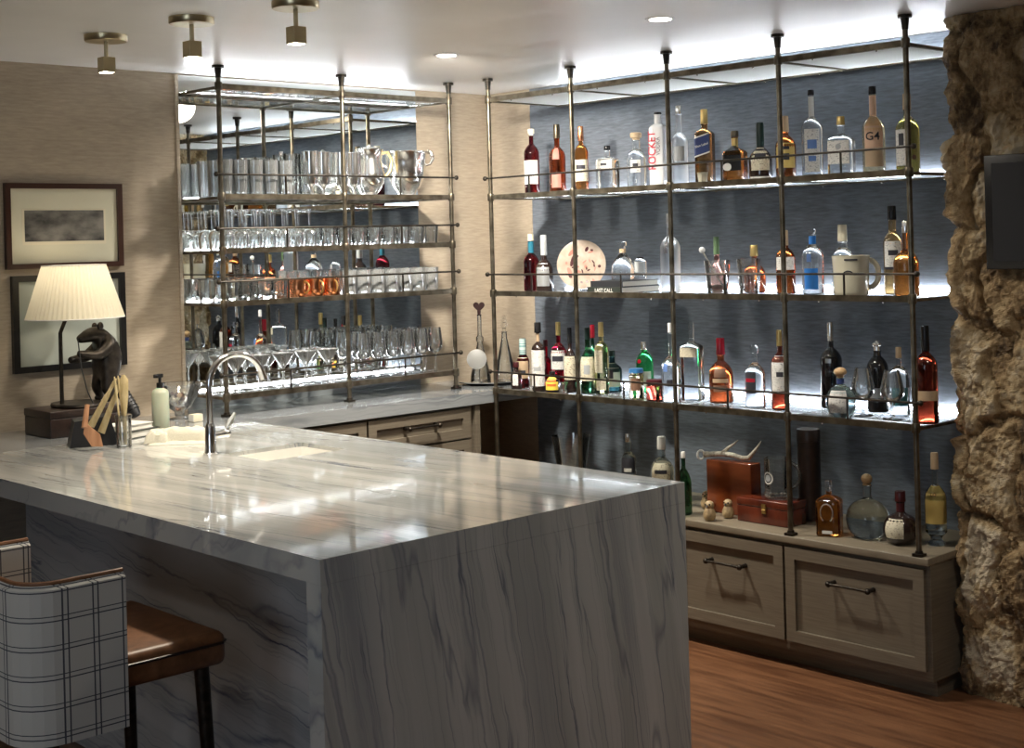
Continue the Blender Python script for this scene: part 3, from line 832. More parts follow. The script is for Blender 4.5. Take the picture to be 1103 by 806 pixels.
def BT(name, label, x, y, z, h, r, sh, g='clear', shape=None, nz=.76, nr=.3, cap=('black', .12, .34), lab=(), txt=(), seal=None, foil=None,
       slant=0, body=None, az=None, horseshoe=0, foot=0, cat='bottle'):
    if az is None: az = -14 if shape == 'sq' else 0
    t_ = thing(name, label, cat, (x, y, z), radians(214 + az))
    if shape == 'sq': r = r * .86
    nz = max(nz, sh + .04)
    ctop = cap[1]; zg = h * (1 - ctop) if not cap[0].endswith('lid') else h * (1 - ctop)
    zg = max(zg, h * nz * .999) if ctop < (1 - nz) else h * (1 - ctop)
    prof = curve_profile(h, r, sh, min(nz, 1 - ctop * .9), nr, body, foot)
    znk = prof[-1][0]; rn = prof[-1][1]
    if zg > znk + .002:
        prof += [(znk + (zg - znk) * .5, rn * .97), (zg - .004, rn * .97), (zg - .003, rn * 1.08), (zg, rn * 1.08)]
    ztop = prof[-1][0]
    def R(zz):
        for (z0, r0), (z1, r1) in zip(prof, prof[1:]):
            if zz <= z1: return r0 + (r1 - r0) * max(0, (zz - z0) / max(1e-6, z1 - z0))
        return prof[-1][1]
    def shp(a_, zz):
        if shape != 'sq': return 1
        u = max(0, min(1, (zz / h - sh) / max(.01, nz - sh)))
        n = 7 - 5 * u
        return (abs(cos(a_)) ** n + abs(sin(a_)) ** n) ** (-1 / n) if n > 2.01 else 1
    seg = 32 if shape == 'sq' else 24
    gm = MATS['g_' + g]
    G().lathe(prof, seg, shape=shp).build('body', gm, t_, True)
    # cap or stopper
    cm, cl, cr = cap
    cm = {'green': 'green_cap'}.get(cm, cm)
    c0 = ztop + .0003; rc = max(cr * r, rn * 1.02); ch = h - c0
    if cm in ('woodball', 'silverbeads'):
        g_ = G()
        if cm == 'woodball':
            g_.lathe([(c0, rn * .9), (c0 + ch * .12, rn * 1.0)], 18); g_.sphere((0, 0, c0 + ch * .55), 1, 18, 10, (rc, rc, ch * .46))
            g_.build('stopper', 'woodball', t_, True)
        else:
            g_.lathe([(c0, rn * 1.0), (c0 + ch * .4, rn * .9)], 16)
            for k in range(4): g_.sphere((rc * .5 * cos(k * pi / 2 + .4), rc * .5 * sin(k * pi / 2 + .4), c0 + ch * .62), rc * .42, 12, 8)
            g_.sphere((0, 0, c0 + ch * .85), rc * .35, 12, 8); g_.build('stopper', 'silver', t_, True)
    elif cm in ('crystal', 'cork', 'wood'):
        G().lathe([(c0, rn * .9), (c0 + ch * .25, rn * .9), (c0 + ch * .3, rc * .92), (c0 + ch * .5, rc), (c0 + ch * .9, rc), (h, rc * .85)], 18).build('stopper', cm, t_, True)
    else:
        G().lathe([(c0, rc), (c0 + ch * .04, rc * 1.03), (c0 + ch * .93, rc * .97), (h, rc * .88)], 20).build('cap', cm, t_, True)
    if foil and zg - znk > .01:
        G().lathe([(znk + .002, rn * 1.03), (zg - .0045, rn * 1.02)], 20).build('neck_wrap', foil, t_, True)
    def surf(a_, zz, off):
        q = R(zz) * shp(a_, zz) + off
        return Vector((q * cos(a_), q * sin(a_), zz))
    def ang(u, zz):
        if shape == 'sq': return atan2(u, R(zz) + 1e-6)
        return u / max(R(zz), 1e-4)
    for li, L in enumerate(lab):
        z0, z1, ha, m_ = L[:4]; of = L[4] if len(L) > 4 else 0
        m_ = {'paper': 'paper_print', 'cream': 'cream_print'}.get(m_, m_)
        if shape == 'sq': ha = min(ha, 42)
        g_ = G(); nx_, nzz = 12, 5
        off = .0006 + .0005 * li
        for j in range(nzz + 1):
            zz = h * (z0 + (z1 - z0) * j / nzz)
            for i in range(nx_ + 1):
                g_.v.append(surf(radians(of) + radians(ha) * (2 * i / nx_ - 1), zz, off))
        g_.f = [(j * (nx_ + 1) + i, j * (nx_ + 1) + i + 1, (j + 1) * (nx_ + 1) + i + 1, (j + 1) * (nx_ + 1) + i) for j in range(nzz) for i in range(nx_)]
        g_.build('label', m_, t_, shape != 'sq')
    if slant:
        for m_, zo, hh, off in (('paper', 0, .088, .0008), ('navy', 0, .076, .0014)):
            g_ = G(); nx_ = 12
            for s in (-1, 1):
                for i in range(nx_ + 1):
                    u = (2 * i / nx_ - 1) * .98
                    aa = atan2(u, 1)
                    zz = h * .53 + u * r * .28 + s * hh / 2
                    g_.v.append(surf(aa, zz, off))
            g_.f = [(i, i + 1, nx_ + 2 + i, nx_ + 1 + i) for i in range(nx_)]
            g_.build('label', m_, t_)
    if seal:
        zc, rd, m_, of = seal
        rd = rd * r * 1.6; g_ = G(); n = 20
        g_.v.append(surf(ang(0, zc * h) + radians(of), zc * h, .0022))
        for i in range(n):
            u, v_ = rd * cos(2 * pi * i / n), rd * sin(2 * pi * i / n)
            g_.v.append(surf(radians(of) + ang(u, zc * h), zc * h + v_, .0022))
        g_.f = [(0, 1 + i, 1 + (i + 1) % n) for i in range(n)]
        g_.build('seal', m_, t_)
    if horseshoe:
        g_ = G(); pts = []
        for i in range(19):
            a_ = radians(-55 + 290 * i / 18)
            pts.append(surf(atan2(-.024 * cos(a_), R(.1)), .43 * h + .036 * sin(a_), .0012))
        g_.tube(pts, .0042, 8).build('horseshoe_emblem', 'silver', t_, True)
        g_ = G().box((r - .002, -.02, .012), (r + .001, .02, .024)); g_.build('label', 'paper', t_)
    for (s, zc, ln, m_, of, rot) in txt:
        lettering(s, zc * h, ln * h, m_, radians(of), rot, surf, ang, t_)
    return t_

def text_mesh(s):
    cu = bpy.data.curves.new('lettering', 'FONT'); cu.body = s; cu.align_x = 'CENTER'; cu.align_y = 'CENTER'; cu.resolution_u = 3
    cu.offset = 0.012
    o = bpy.data.objects.new('lettering', cu); COL.objects.link(o)
    dg = bpy.context.evaluated_depsgraph_get()
    me = bpy.data.meshes.new_from_object(o.evaluated_get(dg))
    bpy.data.objects.remove(o)
    vs = [v.co.copy() for v in me.vertices]; fs = [tuple(p_.vertices) for p_ in me.polygons]
    bpy.data.meshes.remove(me)
    xs = [v.x for v in vs]; ysv = [v.y for v in vs]
    cx_, cy_ = (min(xs) + max(xs)) / 2, (min(ysv) + max(ysv)) / 2
    W = max(xs) - min(xs)
    return [((v.x - cx_) / W, (v.y - cy_) / W) for v in vs], fs

def lettering(s, zc, ln, m_, of, rot, surf, ang, parent):
    vs, fs = text_mesh(s); c_, s_ = cos(radians(rot)), sin(radians(rot))
    g_ = G()
    for (u, v_) in vs:
        u *= ln; v_ *= ln
        uu, vv = u * c_ - v_ * s_, u * s_ + v_ * c_
        g_.v.append(surf(of + ang(uu, zc), zc + vv, .0032))
    g_.f = fs
    g_.build('lettering', m_, parent)

def flat_text(s, width, m_, parent, loc, xdir, ydir, name='lettering'):
    vs, fs = text_mesh(s); xd = Vector(xdir); yd = Vector(ydir); l = Vector(loc)
    g_ = G(); g_.v = [l + xd * (u * width) + yd * (v_ * width) for u, v_ in vs]; g_.f = fs
    return g_.build(name, m_, parent)

BT('liqueur_bottle', 'dark red liqueur bottle with pale stopper and white label, first on the top bottle shelf', x=-0.28, y=-0.637, z=1.862, h=0.335, r=0.0381, sh=0.634, g='ruby', nz=0.773, nr=0.3, cap=('cork', 0.1, 0.45), lab=[(0.18, 0.53, 62, 'paper')])
BT('cognac_bottle', 'ornate cognac bottle with long gold-brown neck, second on the top bottle shelf', x=-0.28, y=-0.818, z=1.862, h=0.344, r=0.0407, sh=0.534, g='redamber', nz=0.679, nr=0.32, cap=('bronze', 0.2, 0.4), lab=[(0.5, 0.66, 24, 'rose'), (0.1, 0.3, 34, 'rose')])
BT('brandy_bottle', 'amber brandy bottle with copper capsule and cream label, just past the second post', x=-0.28, y=-0.982, z=1.862, h=0.322, r=0.0333, sh=0.602, g='amber', nz=0.731, nr=0.32, cap=('copper', 0.22, 0.42), lab=[(0.18, 0.5, 75, 'cream'), (0.36, 0.42, 40, 'ink')])
BT('gin_bottle', 'squat clear square bottle with black cap and white label on the top shelf', x=-0.28, y=-1.153, z=1.862, h=0.217, r=0.0546, sh=0.659, g='clear', shape='sq', nz=0.779, nr=0.28, cap=('black', 0.1, 0.32), lab=[(0.5, 0.72, 60, 'paper'), (0.56, 0.62, 18, 'ink')])
BT('gin_bottle', 'clear apothecary bottle with wide wooden stopper on the top shelf', x=-0.28, y=-1.337, z=1.862, h=0.265, r=0.0449, sh=0.516, g='clear', nz=0.714, nr=0.42, cap=('wood', 0.13, 0.6), lab=[(0.3, 0.52, 32, 'paper'), (0.4, 0.46, 16, 'ink')])
BT('vodka_bottle', 'white vodka bottle with black cap and red vertical lettering', x=-0.28, y=-1.473, z=1.862, h=0.347, r=0.0421, sh=0.782, g='white', shape='sq', nz=0.851, nr=0.46, cap=('black', 0.03, 0.47), txt=[('ROCKET', 0.5, 0.5, 'redink', -24, 90), ('VODKA', 0.55, 0.24, 'greyink', 16, 90)])
BT('vodka_bottle', 'tall frosted vodka bottle with clear neck, etched with bare trees', x=-0.28, y=-1.597, z=1.862, h=0.366, r=0.0363, sh=0.545, g='frost', nz=0.669, nr=0.36, cap=('silver', 0.1, 0.38), lab=[(0.32, 0.5, 40, 'greyprint')])
BT('whisky_bottle', 'square brown whisky bottle with slanted blue label and gold cap', x=-0.28, y=-1.742, z=1.862, h=0.337, r=0.0449, sh=0.668, g='brown', shape='sq', nz=0.742, nr=0.38, cap=('gold', 0.19, 0.42), slant=1, txt=[('Blue Label', 0.53, 0.17, 'paper', 0, 15)])
BT('bourbon_bottle', 'squat bourbon bottle with gold neck, black label and round white seal', x=-0.28, y=-1.908, z=1.862, h=0.23, r=0.054, sh=0.577, g='amber', shape='sq', nz=0.691, nr=0.3, cap=('bronze', 0.12, 0.36), foil='gold', lab=[(0.25, 0.72, 55, 'black')], seal=(0.32, 0.22, 'paper', -22))
BT('bourbon_bottle', 'black-waxed bourbon bottle with broad cream label on the top shelf', x=-0.28, y=-2.044, z=1.862, h=0.255, r=0.0492, sh=0.367, g='dark', nz=0.589, nr=0.3, cap=('blackgreen', 0.4, 0.34), lab=[(0.2, 0.58, 50, 'cream'), (0.42, 0.48, 30, 'ink'), (0.06, 0.1, 60, 'paper')])
BT('rum_bottle', 'dark amber bottle with tan capsule and yellow label, beside the fourth post', x=-0.28, y=-2.174, z=1.862, h=0.272, r=0.0426, sh=0.523, g='dkamber', nz=0.708, nr=0.32, cap=('tan', 0.24, 0.36), lab=[(0.2, 0.58, 60, 'yellow'), (0.32, 0.42, 22, 'ink'), (0.48, 0.53, 22, 'ink')])
BT('tequila_bottle', 'tall clear bottle with white label in blue print and black stopper', x=-0.28, y=-2.307, z=1.862, h=0.368, r=0.0428, sh=0.557, g='clear', nz=0.7, nr=0.26, cap=('black', 0.06, 0.3), foil='paper', lab=[(0.08, 0.56, 44, 'paper'), (0.34, 0.44, 26, 'blueprint'), (0.2, 0.26, 20, 'blueprint')])
BT('gin_bottle', 'squat clear bottle with gold and black collar, right of the blue-printed bottle', x=-0.28, y=-2.447, z=1.862, h=0.248, r=0.058, sh=0.597, g='clear', shape='sq', nz=0.711, nr=0.28, cap=('gold', 0.14, 0.32), lab=[(0.22, 0.6, 50, 'paper'), (0.66, 0.7, 20, 'ink')], seal=(0.5, 0.14, 'greyprint', 0))
BT('tequila_bottle', 'pale gold tequila bottle marked G4 with peach label and black cap', x=-0.28, y=-2.598, z=1.862, h=0.354, r=0.044, sh=0.519, g='pale', nz=0.669, nr=0.3, cap=('black', 0.09, 0.34), foil='peach', lab=[(0.1, 0.66, 52, 'peach'), (0.1, 0.28, 50, 'tan')], txt=[('G4', 0.44, 0.15, 'ink', -6, 0)])
BT('mezcal_bottle', 'olive gold bottle with tall cork and round seal behind the last post', x=-0.28, y=-2.75, z=1.862, h=0.311, r=0.0458, sh=0.545, g='olive', nz=0.72, nr=0.28, cap=('tan', 0.2, 0.34), lab=[(0.1, 0.55, 40, 'paper', -35), (0.35, 0.5, 14, 'ink', -35)], seal=(0.2, 0.13, 'maroon', 25))
BT('liqueur_bottle', 'maroon bottle with blue neck band and red ribbon on the middle shelf', x=-0.28, y=-0.614, z=1.392, h=0.284, r=0.0393, sh=0.497, g='ruby', nz=0.662, nr=0.36, cap=('cream', 0.12, 0.4), foil='teal')
BT('brandy_bottle', 'dark bottle with grey wrapped neck and silvery label beside the maroon one', x=-0.33, y=-0.758, z=1.392, h=0.277, r=0.043, sh=0.38, g='dark', nz=0.563, nr=0.34, cap=('greyprint', 0.36, 0.38), lab=[(0.1, 0.5, 45, 'silverlab')])
BT('decanter', 'clear round-shouldered decanter with crystal stopper standing on the stacked books', x=-0.3, y=-1.253, z=1.45, h=0.176, r=0.0538, sh=0.251, g='clear', nz=0.698, nr=0.28, cap=('crystal', 0.16, 0.4), foil='tan')
BT('liquor_bottle', 'small painted clear flask with dark pattern behind the decanter', x=-0.16, y=-1.234, z=1.45, h=0.101, r=0.0307, sh=0.78, g='clear', nz=0.93, nr=0.5, cap=('black', 0.08, 0.5), lab=[(0.3, 0.8, 50, 'greyprint')])
BT('vodka_bottle', 'tall white frosted bottle with black vertical marks behind the third post', x=-0.28, y=-1.526, z=1.392, h=0.356, r=0.045, sh=0.563, g='frost', nz=0.715, nr=0.3, cap=('white', 0.12, 0.3), lab=[(0.5, 0.82, 9, 'ink', -20)])
BT('vermouth_bottle', 'green-capped rose bottle standing behind the muddler jar', x=-0.2, y=-1.727, z=1.392, h=0.246, r=0.0289, sh=0.292, g='rose', nz=0.535, nr=0.42, cap=('green', 0.32, 0.46))
BT('decanter', 'rounded red-amber decanter with gold flower stopper behind the ridged glass', x=-0.18, y=-1.919, z=1.392, h=0.206, r=0.0485, sh=0.36, g='redamber', nz=0.627, nr=0.26, cap=('gold', 0.24, 0.36))
BT('whisky_bottle', 'red-brown bottle with pale capsule and white label at the fourth post', x=-0.28, y=-2.158, z=1.392, h=0.266, r=0.0407, sh=0.548, g='dkamber', nz=0.729, nr=0.32, cap=('tan', 0.24, 0.34), lab=[(0.38, 0.58, 62, 'paper')])
BT('gin_bottle', 'clear bottle with vivid blue lower half and blue collar', x=-0.28, y=-2.295, z=1.392, h=0.267, r=0.0448, sh=0.566, g='clear', nz=0.763, nr=0.32, cap=('crystal', 0.09, 0.34), foil='blue', lab=[(0.08, 0.4, 38, 'blue', -12), (0.5, 0.62, 12, 'blueprint', -20)])
BT('tequila_bottle', 'clear bottle with tall cream label over its neck behind the mug', x=-0.24, y=-2.414, z=1.392, h=0.282, r=0.0453, sh=0.484, g='clear', nz=0.672, nr=0.4, cap=('cream', 0.24, 0.42), lab=[(0.2, 0.4, 30, 'paper')])
BT('whisky_bottle', 'black-capped scotch bottle with white label behind the amber flask', x=-0.2, y=-2.621, z=1.392, h=0.351, r=0.0369, sh=0.571, g='clearamber', nz=0.702, nr=0.42, cap=('black', 0.16, 0.46), lab=[(0.28, 0.6, 60, 'paper'), (0.44, 0.5, 30, 'ink'), (0.28, 0.31, 60, 'ink')])
BT('whisky_bottle', 'rounded amber whisky bottle standing before the black-capped scotch', x=-0.35, y=-2.772, z=1.392, h=0.288, r=0.048, sh=0.431, g='amber', nz=0.626, nr=0.25, cap=('silver', 0.16, 0.28))
BT('bitters_bottle', 'tiny bitters bottle with white diamond label at the shelf end', x=-0.418, y=-0.632, z=0.917, h=0.133, r=0.0273, sh=0.442, g='dark', nz=0.677, nr=0.45, cap=('maroon', 0.2, 0.55), lab=[(0.15, 0.6, 30, 'paper')])
BT('liqueur_bottle', 'bottle with pale teal spiral neck and tan label', x=-0.35, y=-0.61, z=0.917, h=0.242, r=0.031, sh=0.523, g='ruby', nz=0.677, nr=0.5, cap=('spiral', 0.36, 0.56), lab=[(0.2, 0.62, 70, 'tan'), (0.28, 0.36, 34, 'ink')])
BT('amaro_bottle', 'near-black amaro bottle with long white label and black pourer', x=-0.421, y=-0.795, z=0.917, h=0.331, r=0.0335, sh=0.589, g='dark', nz=0.716, nr=0.26, cap=('black', 0.15, 0.5), foil='tan', lab=[(0.08, 0.6, 70, 'paper'), (0.3, 0.36, 30, 'greyprint')])
BT('liqueur_bottle', 'plain red liqueur bottle half hidden behind the amaro bottle', x=-0.3, y=-0.721, z=0.917, h=0.237, r=0.0297, sh=0.503, g='red', nz=0.654, nr=0.35, cap=('maroon', 0.14, 0.4))
BT('aperitif_bottle', 'crimson aperitif bottle with gold neck and large white lettered label', x=-0.3, y=-0.812, z=0.917, h=0.326, r=0.0384, sh=0.544, g='red', nz=0.687, nr=0.28, cap=('gold', 0.2, 0.32), lab=[(0.3, 0.58, 60, 'paper'), (0.42, 0.5, 44, 'ink')])
BT('wine_bottle', 'black wine bottle with cream label in front of second post', x=-0.367, y=-0.957, z=0.917, h=0.307, r=0.0309, sh=0.463, g='dark', nz=0.674, nr=0.3, cap=('black', 0.24, 0.34), lab=[(0.2, 0.56, 60, 'cream')])
BT('bitters_bottle', 'short black bottle with yellow and orange label', x=-0.412, y=-0.879, z=0.917, h=0.099, r=0.0333, sh=0.559, g='dark', nz=0.662, nr=0.4, cap=('black', 0.1, 0.44), lab=[(0.12, 0.75, 62, 'yellowbright'), (0.3, 0.42, 40, 'orange'), (0.52, 0.64, 40, 'orange')])
BT('vermouth_bottle', 'green vermouth bottle with wide cream label beside second post', x=-0.362, y=-1.069, z=0.917, h=0.31, r=0.0349, sh=0.433, g='green', nz=0.667, nr=0.34, cap=('blackgreen', 0.18, 0.38), lab=[(0.2, 0.56, 70, 'cream'), (0.3, 0.44, 24, 'greyprint')])
BT('vermouth_bottle', 'green bottle with red capsule hiding behind the wide-labelled vermouth', x=-0.27, y=-1.015, z=0.917, h=0.316, r=0.0288, sh=0.489, g='green', nz=0.683, nr=0.3, cap=('redwax', 0.2, 0.4))
BT('liqueur_bottle', 'pale yellow liqueur bottle with gold cap and pale label', x=-0.341, y=-1.139, z=0.917, h=0.336, r=0.0337, sh=0.611, g='yellow', nz=0.736, nr=0.32, cap=('gold', 0.2, 0.38), lab=[(0.3, 0.68, 40, 'cream', -25), (0.06, 0.22, 40, 'cream')])
BT('gin_bottle', 'black apothecary gin bottle with large cream label', x=-0.25, y=-1.121, z=0.917, h=0.196, r=0.0461, sh=0.513, g='dkteal', nz=0.697, nr=0.3, cap=('blackgreen', 0.14, 0.32), lab=[(0.14, 0.7, 58, 'palegreen'), (0.34, 0.54, 13, 'ink')])
BT('garnish_jar', 'glass jar of garnish with blue metal lid', x=-0.417, y=-1.424, z=0.917, h=0.139, r=0.0334, sh=0.754, g='jar', nz=0.81, nr=0.85, cap=('bluelid', 0.14, 0.98), lab=[(0.3, 0.7, 40, 'brownlab')], cat='jar')
BT('gin_bottle', 'bright green gin bottle with silver cap and red seal behind the blue-lidded jar', x=-0.169, y=-1.254, z=0.917, h=0.237, r=0.0415, sh=0.595, g='brightgreen', nz=0.799, nr=0.36, cap=('silver', 0.16, 0.4), lab=[(0.1, 0.42, 50, 'palegreen')], seal=(0.62, 0.15, 'redwax', -30))
BT('cherry_jar', 'short jar of dark cherries with dark lid', x=-0.418, y=-1.538, z=0.917, h=0.095, r=0.0411, sh=0.719, g='cherry', nz=0.804, nr=0.85, cap=('maroon', 0.16, 0.98), cat='jar')
BT('vodka_bottle', 'tall clear slim-necked vodka bottle behind third post', x=-0.432, y=-1.644, z=0.917, h=0.35, r=0.0426, sh=0.443, g='clear', nz=0.591, nr=0.2, cap=('white', 0.12, 0.24), lab=[(0.4, 0.5, 14, 'blueprint', -30), (0.22, 0.3, 20, 'ink')])
BT('gin_bottle', 'large clear square-shouldered bottle with pale band and tall glass neck', x=-0.3, y=-1.653, z=0.917, h=0.346, r=0.0535, sh=0.665, g='clear', shape='sq', nz=0.747, nr=0.26, cap=('crystal', 0.2, 0.26), lab=[(0.56, 0.68, 60, 'cream')])
BT('bourbon_bottle', 'red-waxed bourbon bottle with dark label and pale strip', x=-0.294, y=-1.81, z=0.917, h=0.281, r=0.0525, sh=0.429, g='redamber', nz=0.646, nr=0.3, cap=('redwax', 0.26, 0.36), lab=[(0.4, 0.54, 30, 'brownlab'), (0.32, 0.38, 38, 'tan'), (0.18, 0.28, 34, 'brownlab')])
BT('gin_bottle', 'clear round-shouldered bottle with glass knob and dark red panel', x=-0.36, y=-2.045, z=0.917, h=0.262, r=0.0429, sh=0.53, g='clear', nz=0.722, nr=0.26, cap=('crystal', 0.18, 0.42), lab=[(0.24, 0.58, 34, 'ink', -28), (0.42, 0.48, 30, 'redwax', -28)])
BT('whisky_bottle', 'dark whisky bottle with gold capsule and long white label by fourth post', x=-0.356, y=-2.171, z=0.917, h=0.329, r=0.0374, sh=0.572, g='redbrown', nz=0.712, nr=0.3, cap=('gold', 0.2, 0.3), lab=[(0.24, 0.68, 62, 'paper'), (0.42, 0.48, 22, 'ink')])
BT('tequila_bottle', 'matte black tall bottle with silver neck and faint crest', x=-0.186, y=-2.306, z=0.917, h=0.355, r=0.0453, sh=0.551, g='black', nz=0.705, nr=0.26, cap=('silver', 0.22, 0.3), lab=[(0.53, 0.58, 16, 'silverlab', -15)])
BT('tequila_bottle', 'round bluish tequila bottle with wooden ball stopper and white leaf label', x=-0.436, y=-2.519, z=0.917, h=0.197, r=0.0581, sh=0.631, g='aqua', nz=0.64, nr=0.26, body='globe', cap=('woodball', 0.2, 0.44), foil='navy', lab=[(0.12, 0.56, 40, 'paper', -15)])
BT('tequila_bottle', 'glossy black sculpted bottle with silver beaded stopper between the snifters', x=-0.19, y=-2.53, z=0.917, h=0.286, r=0.043, sh=0.606, g='black', nz=0.784, nr=0.36, cap=('silverbeads', 0.14, 0.5), lab=[(0.2, 0.34, 50, 'silverlab')])
BT('mezcal_bottle', 'clear bottle of teal liquor with cork and silvery neck near last post', x=-0.262, y=-2.673, z=0.917, h=0.27, r=0.04, sh=0.561, g='clear', nz=0.737, nr=0.24, cap=('tan', 0.16, 0.28), lab=[(0.16, 0.42, 46, 'tealprint')])
BT('rum_bottle', 'deep red-brown rum bottle with tall black capsule, last on the lowest shelf', x=-0.388, y=-2.867, z=0.917, h=0.367, r=0.0427, sh=0.583, g='redbrown', nz=0.725, nr=0.32, cap=('black', 0.26, 0.36), lab=[(0.24, 0.34, 70, 'tan')])
BT('liquor_bottle', 'clear bottle with silver-black cap and dark label rising past the counter edge', x=-0.2, y=-1.163, z=0.441, h=0.277, r=0.0352, sh=0.533, g='smoke', nz=0.686, nr=0.4, cap=('silver', 0.14, 0.42), lab=[(0.34, 0.6, 60, 'ink'), (0.36, 0.42, 30, 'paper')])
BT('whisky_bottle', 'wide clear bottle with white cap and cream label rising past the counter edge', x=-0.26, y=-1.425, z=0.441, h=0.291, r=0.0551, sh=0.457, g='smoke', nz=0.676, nr=0.3, cap=('paper', 0.2, 0.36), lab=[(0.34, 0.6, 50, 'cream'), (0.44, 0.5, 30, 'ink')])
BT('wine_bottle', 'dark green wine bottle with white cap beside the marble end panel', x=-0.444, y=-1.71, z=0.441, h=0.27, r=0.0332, sh=0.482, g='green', nz=0.736, nr=0.28, cap=('paper', 0.1, 0.3))
BT('tequila_bottle', 'square amber bottle with embossed horseshoe on the low cabinet', x=-0.399, y=-2.425, z=0.441, h=0.217, r=0.0554, sh=0.615, g='amber', shape='sq', az=-12, nz=0.738, nr=0.24, cap=('crystal', 0.2, 0.3), horseshoe=1)
BT('tequila_bottle', 'large round pale green decanter bottle with wooden ball stopper', x=-0.347, y=-2.568, z=0.441, h=0.25, r=0.084, sh=0.554, g='smoke', body='globe', nz=0.62, nr=0.2, cap=('woodball', 0.18, 0.26))
BT('liqueur_bottle', 'dark squat bottle with waxed neck and torn cream label before the last post', x=-0.36, y=-2.724, z=0.441, h=0.202, r=0.0678, sh=0.521, g='dark', body='globe', nz=0.6, nr=0.24, cap=('maroon', 0.2, 0.3), foil='maroon', lab=[(0.14, 0.5, 34, 'cream', -28)])
BT('tequila_bottle', 'clear bottle with cork and wide yellow label beside the stone wall', x=-0.293, y=-2.836, z=0.441, h=0.351, r=0.0408, sh=0.511, g='smoke', nz=0.653, nr=0.26, cap=('tan', 0.18, 0.36), lab=[(0.24, 0.64, 70, 'yellow')], foot=1, txt=[('LO', 0.56, 0.055, 'maroon', -14, 0)])

# ------------------------------------------------------------------ things on the bottle rack
Z1, Z2, Z3 = 1.862, 1.3922, .9164
pl = thing('display_plate', 'round cream plate painted with dark red flowers on an easel', 'plate', (-0.220, -0.907, 1.3922), radians(216))
def tilt(g_, a_):
    M = Matrix.Rotation(a_, 4, 'Y')
    g_.v = [M @ v for v in g_.v]; return g_
g_ = G().lathe([(.0, .001), (.0, .06), (.014, .118), (.018, .120), (.019, .117), (.006, .06), (.005, .001)], 40)
g_.v = [Vector((-v.z * -1, v.x, v.y)) for v in g_.v]
g_.v = [Vector((v.x, v.y, v.z + .125)) for v in g_.v]
tilt(g_, -.12)
noisy('plate_cream', (0.34, 0.27, 0.21), (0.48, 0.40, 0.33), (20, 20, 20), rough=.2)
g_.v = [Vector((v.x + .01, v.y, v.z + .002)) for v in g_.v]
g_.build('dish', 'plate_cream', pl, True)
rg = random.Random(5); g1 = G(); g2 = G()
def platept(u, v_):
    rr_ = sqrt(u * u + v_ * v_); d_ = .0062 + (max(0, rr_ - .06) / .058) * .0125 + .0008
    q = Vector((d_, u, v_ + .125)); q = Matrix.Rotation(-.12, 4, 'Y') @ q
    return q + Vector((.01, 0, .002))
def blob(gg, u0, v0, ru, rv, an):
    n = 10; pts = [(u0, v0)] + [(u0 + ru * cos(2 * pi * i / n) * cos(an) - rv * sin(2 * pi * i / n) * sin(an), v0 + ru * cos(2 * pi * i / n) * sin(an) + rv * sin(2 * pi * i / n) * cos(an)) for i in range(n)]
    gg.add([platept(*q) for q in pts], [(0, 1 + i, 1 + (i + 1) % n) for i in range(n)])
for i in range(26):
    a_ = rg.uniform(0, 2 * pi); q = rg.uniform(.02, .098)
    blob(g1 if i % 2 else g2, q * cos(a_), q * sin(a_), rg.uniform(.005, .014), rg.uniform(.003, .008), rg.uniform(0, 3))
blob(g2, -.045, .02, .03, .009, 1.3); blob(g1, -.06, -.03, .02, .01, 2.0); blob(g1, -.05, .06, .022, .008, .9)
g1.build('red_petals', 'rose', pl); g2.build('dark_petals', 'maroon', pl)
G().tube([(.035, -.05, .003), (-.03, -.05, .003), (-.04, -.03, .12)], .003).tube([(.035, .05, .003), (-.03, .05, .003), (-.04, .03, .12)], .003).tube([(-.03, -.05, .003), (-.03, .05, .003)], .003).build('easel', 'dark_iron', pl, True)

# books under the decanter
def book(name, label, loc, rz, L, W, T, cov, title=None):
    b_ = thing(name, label, 'book', loc, rz)
    G().box((-W / 2, -L / 2, 0), (W / 2, L / 2, .003)).box((-W / 2, -L / 2, T - .003), (W / 2, L / 2, T)).box((W / 2 - .003, -L / 2, .003), (W / 2, L / 2, T - .003)).build('cover', cov, b_)
    box('pages', (-W / 2 + .004, -L / 2 + .004, .003), (W / 2 - .003, L / 2 - .004, T - .003), 'book_page', b_)
    if title: flat_text(title, L * .52, 'paper', b_, (W / 2 + .0006, 0, T / 2), (0, 1, 0), (0, 0, 1))
    return b_
BKX, BKY = -0.300, -1.255
book('book', 'dark hardback lettered LAST CALL, lower of two books on the middle shelf', (BKX, BKY, Z2), radians(180), .215, .27, .029, 'book_black', 'LAST CALL')
book('book', 'dark hardback lying on top of the LAST CALL book', (BKX + .005, BKY - .002, Z2 + .0292), radians(180), .20, .25, .027, 'slate')

def lathe_thing(name, label, cat, loc, prof, m_, seg=28, part='bowl', group=None, rz=0):
    t_ = thing(name, label, cat, loc, rz, group)
    G().lathe(prof, seg).build(part, m_, t_, True)
    return t_
def open_glass(h, rb, rt_, base=.012, th=.0016, bulge=0):
    out = [(0, rb * .93), (.002, rb)]
    for i in range(1, 7):
        f = i / 6; out.append((h * f, rb + (rt_ - rb) * f + bulge * sin(pi * f)))
    inn = [(z, max(.002, r_ - th)) for z, r_ in reversed(out) if z > base]
    return out + inn + [(base, rb * .8), (base, .0005)]

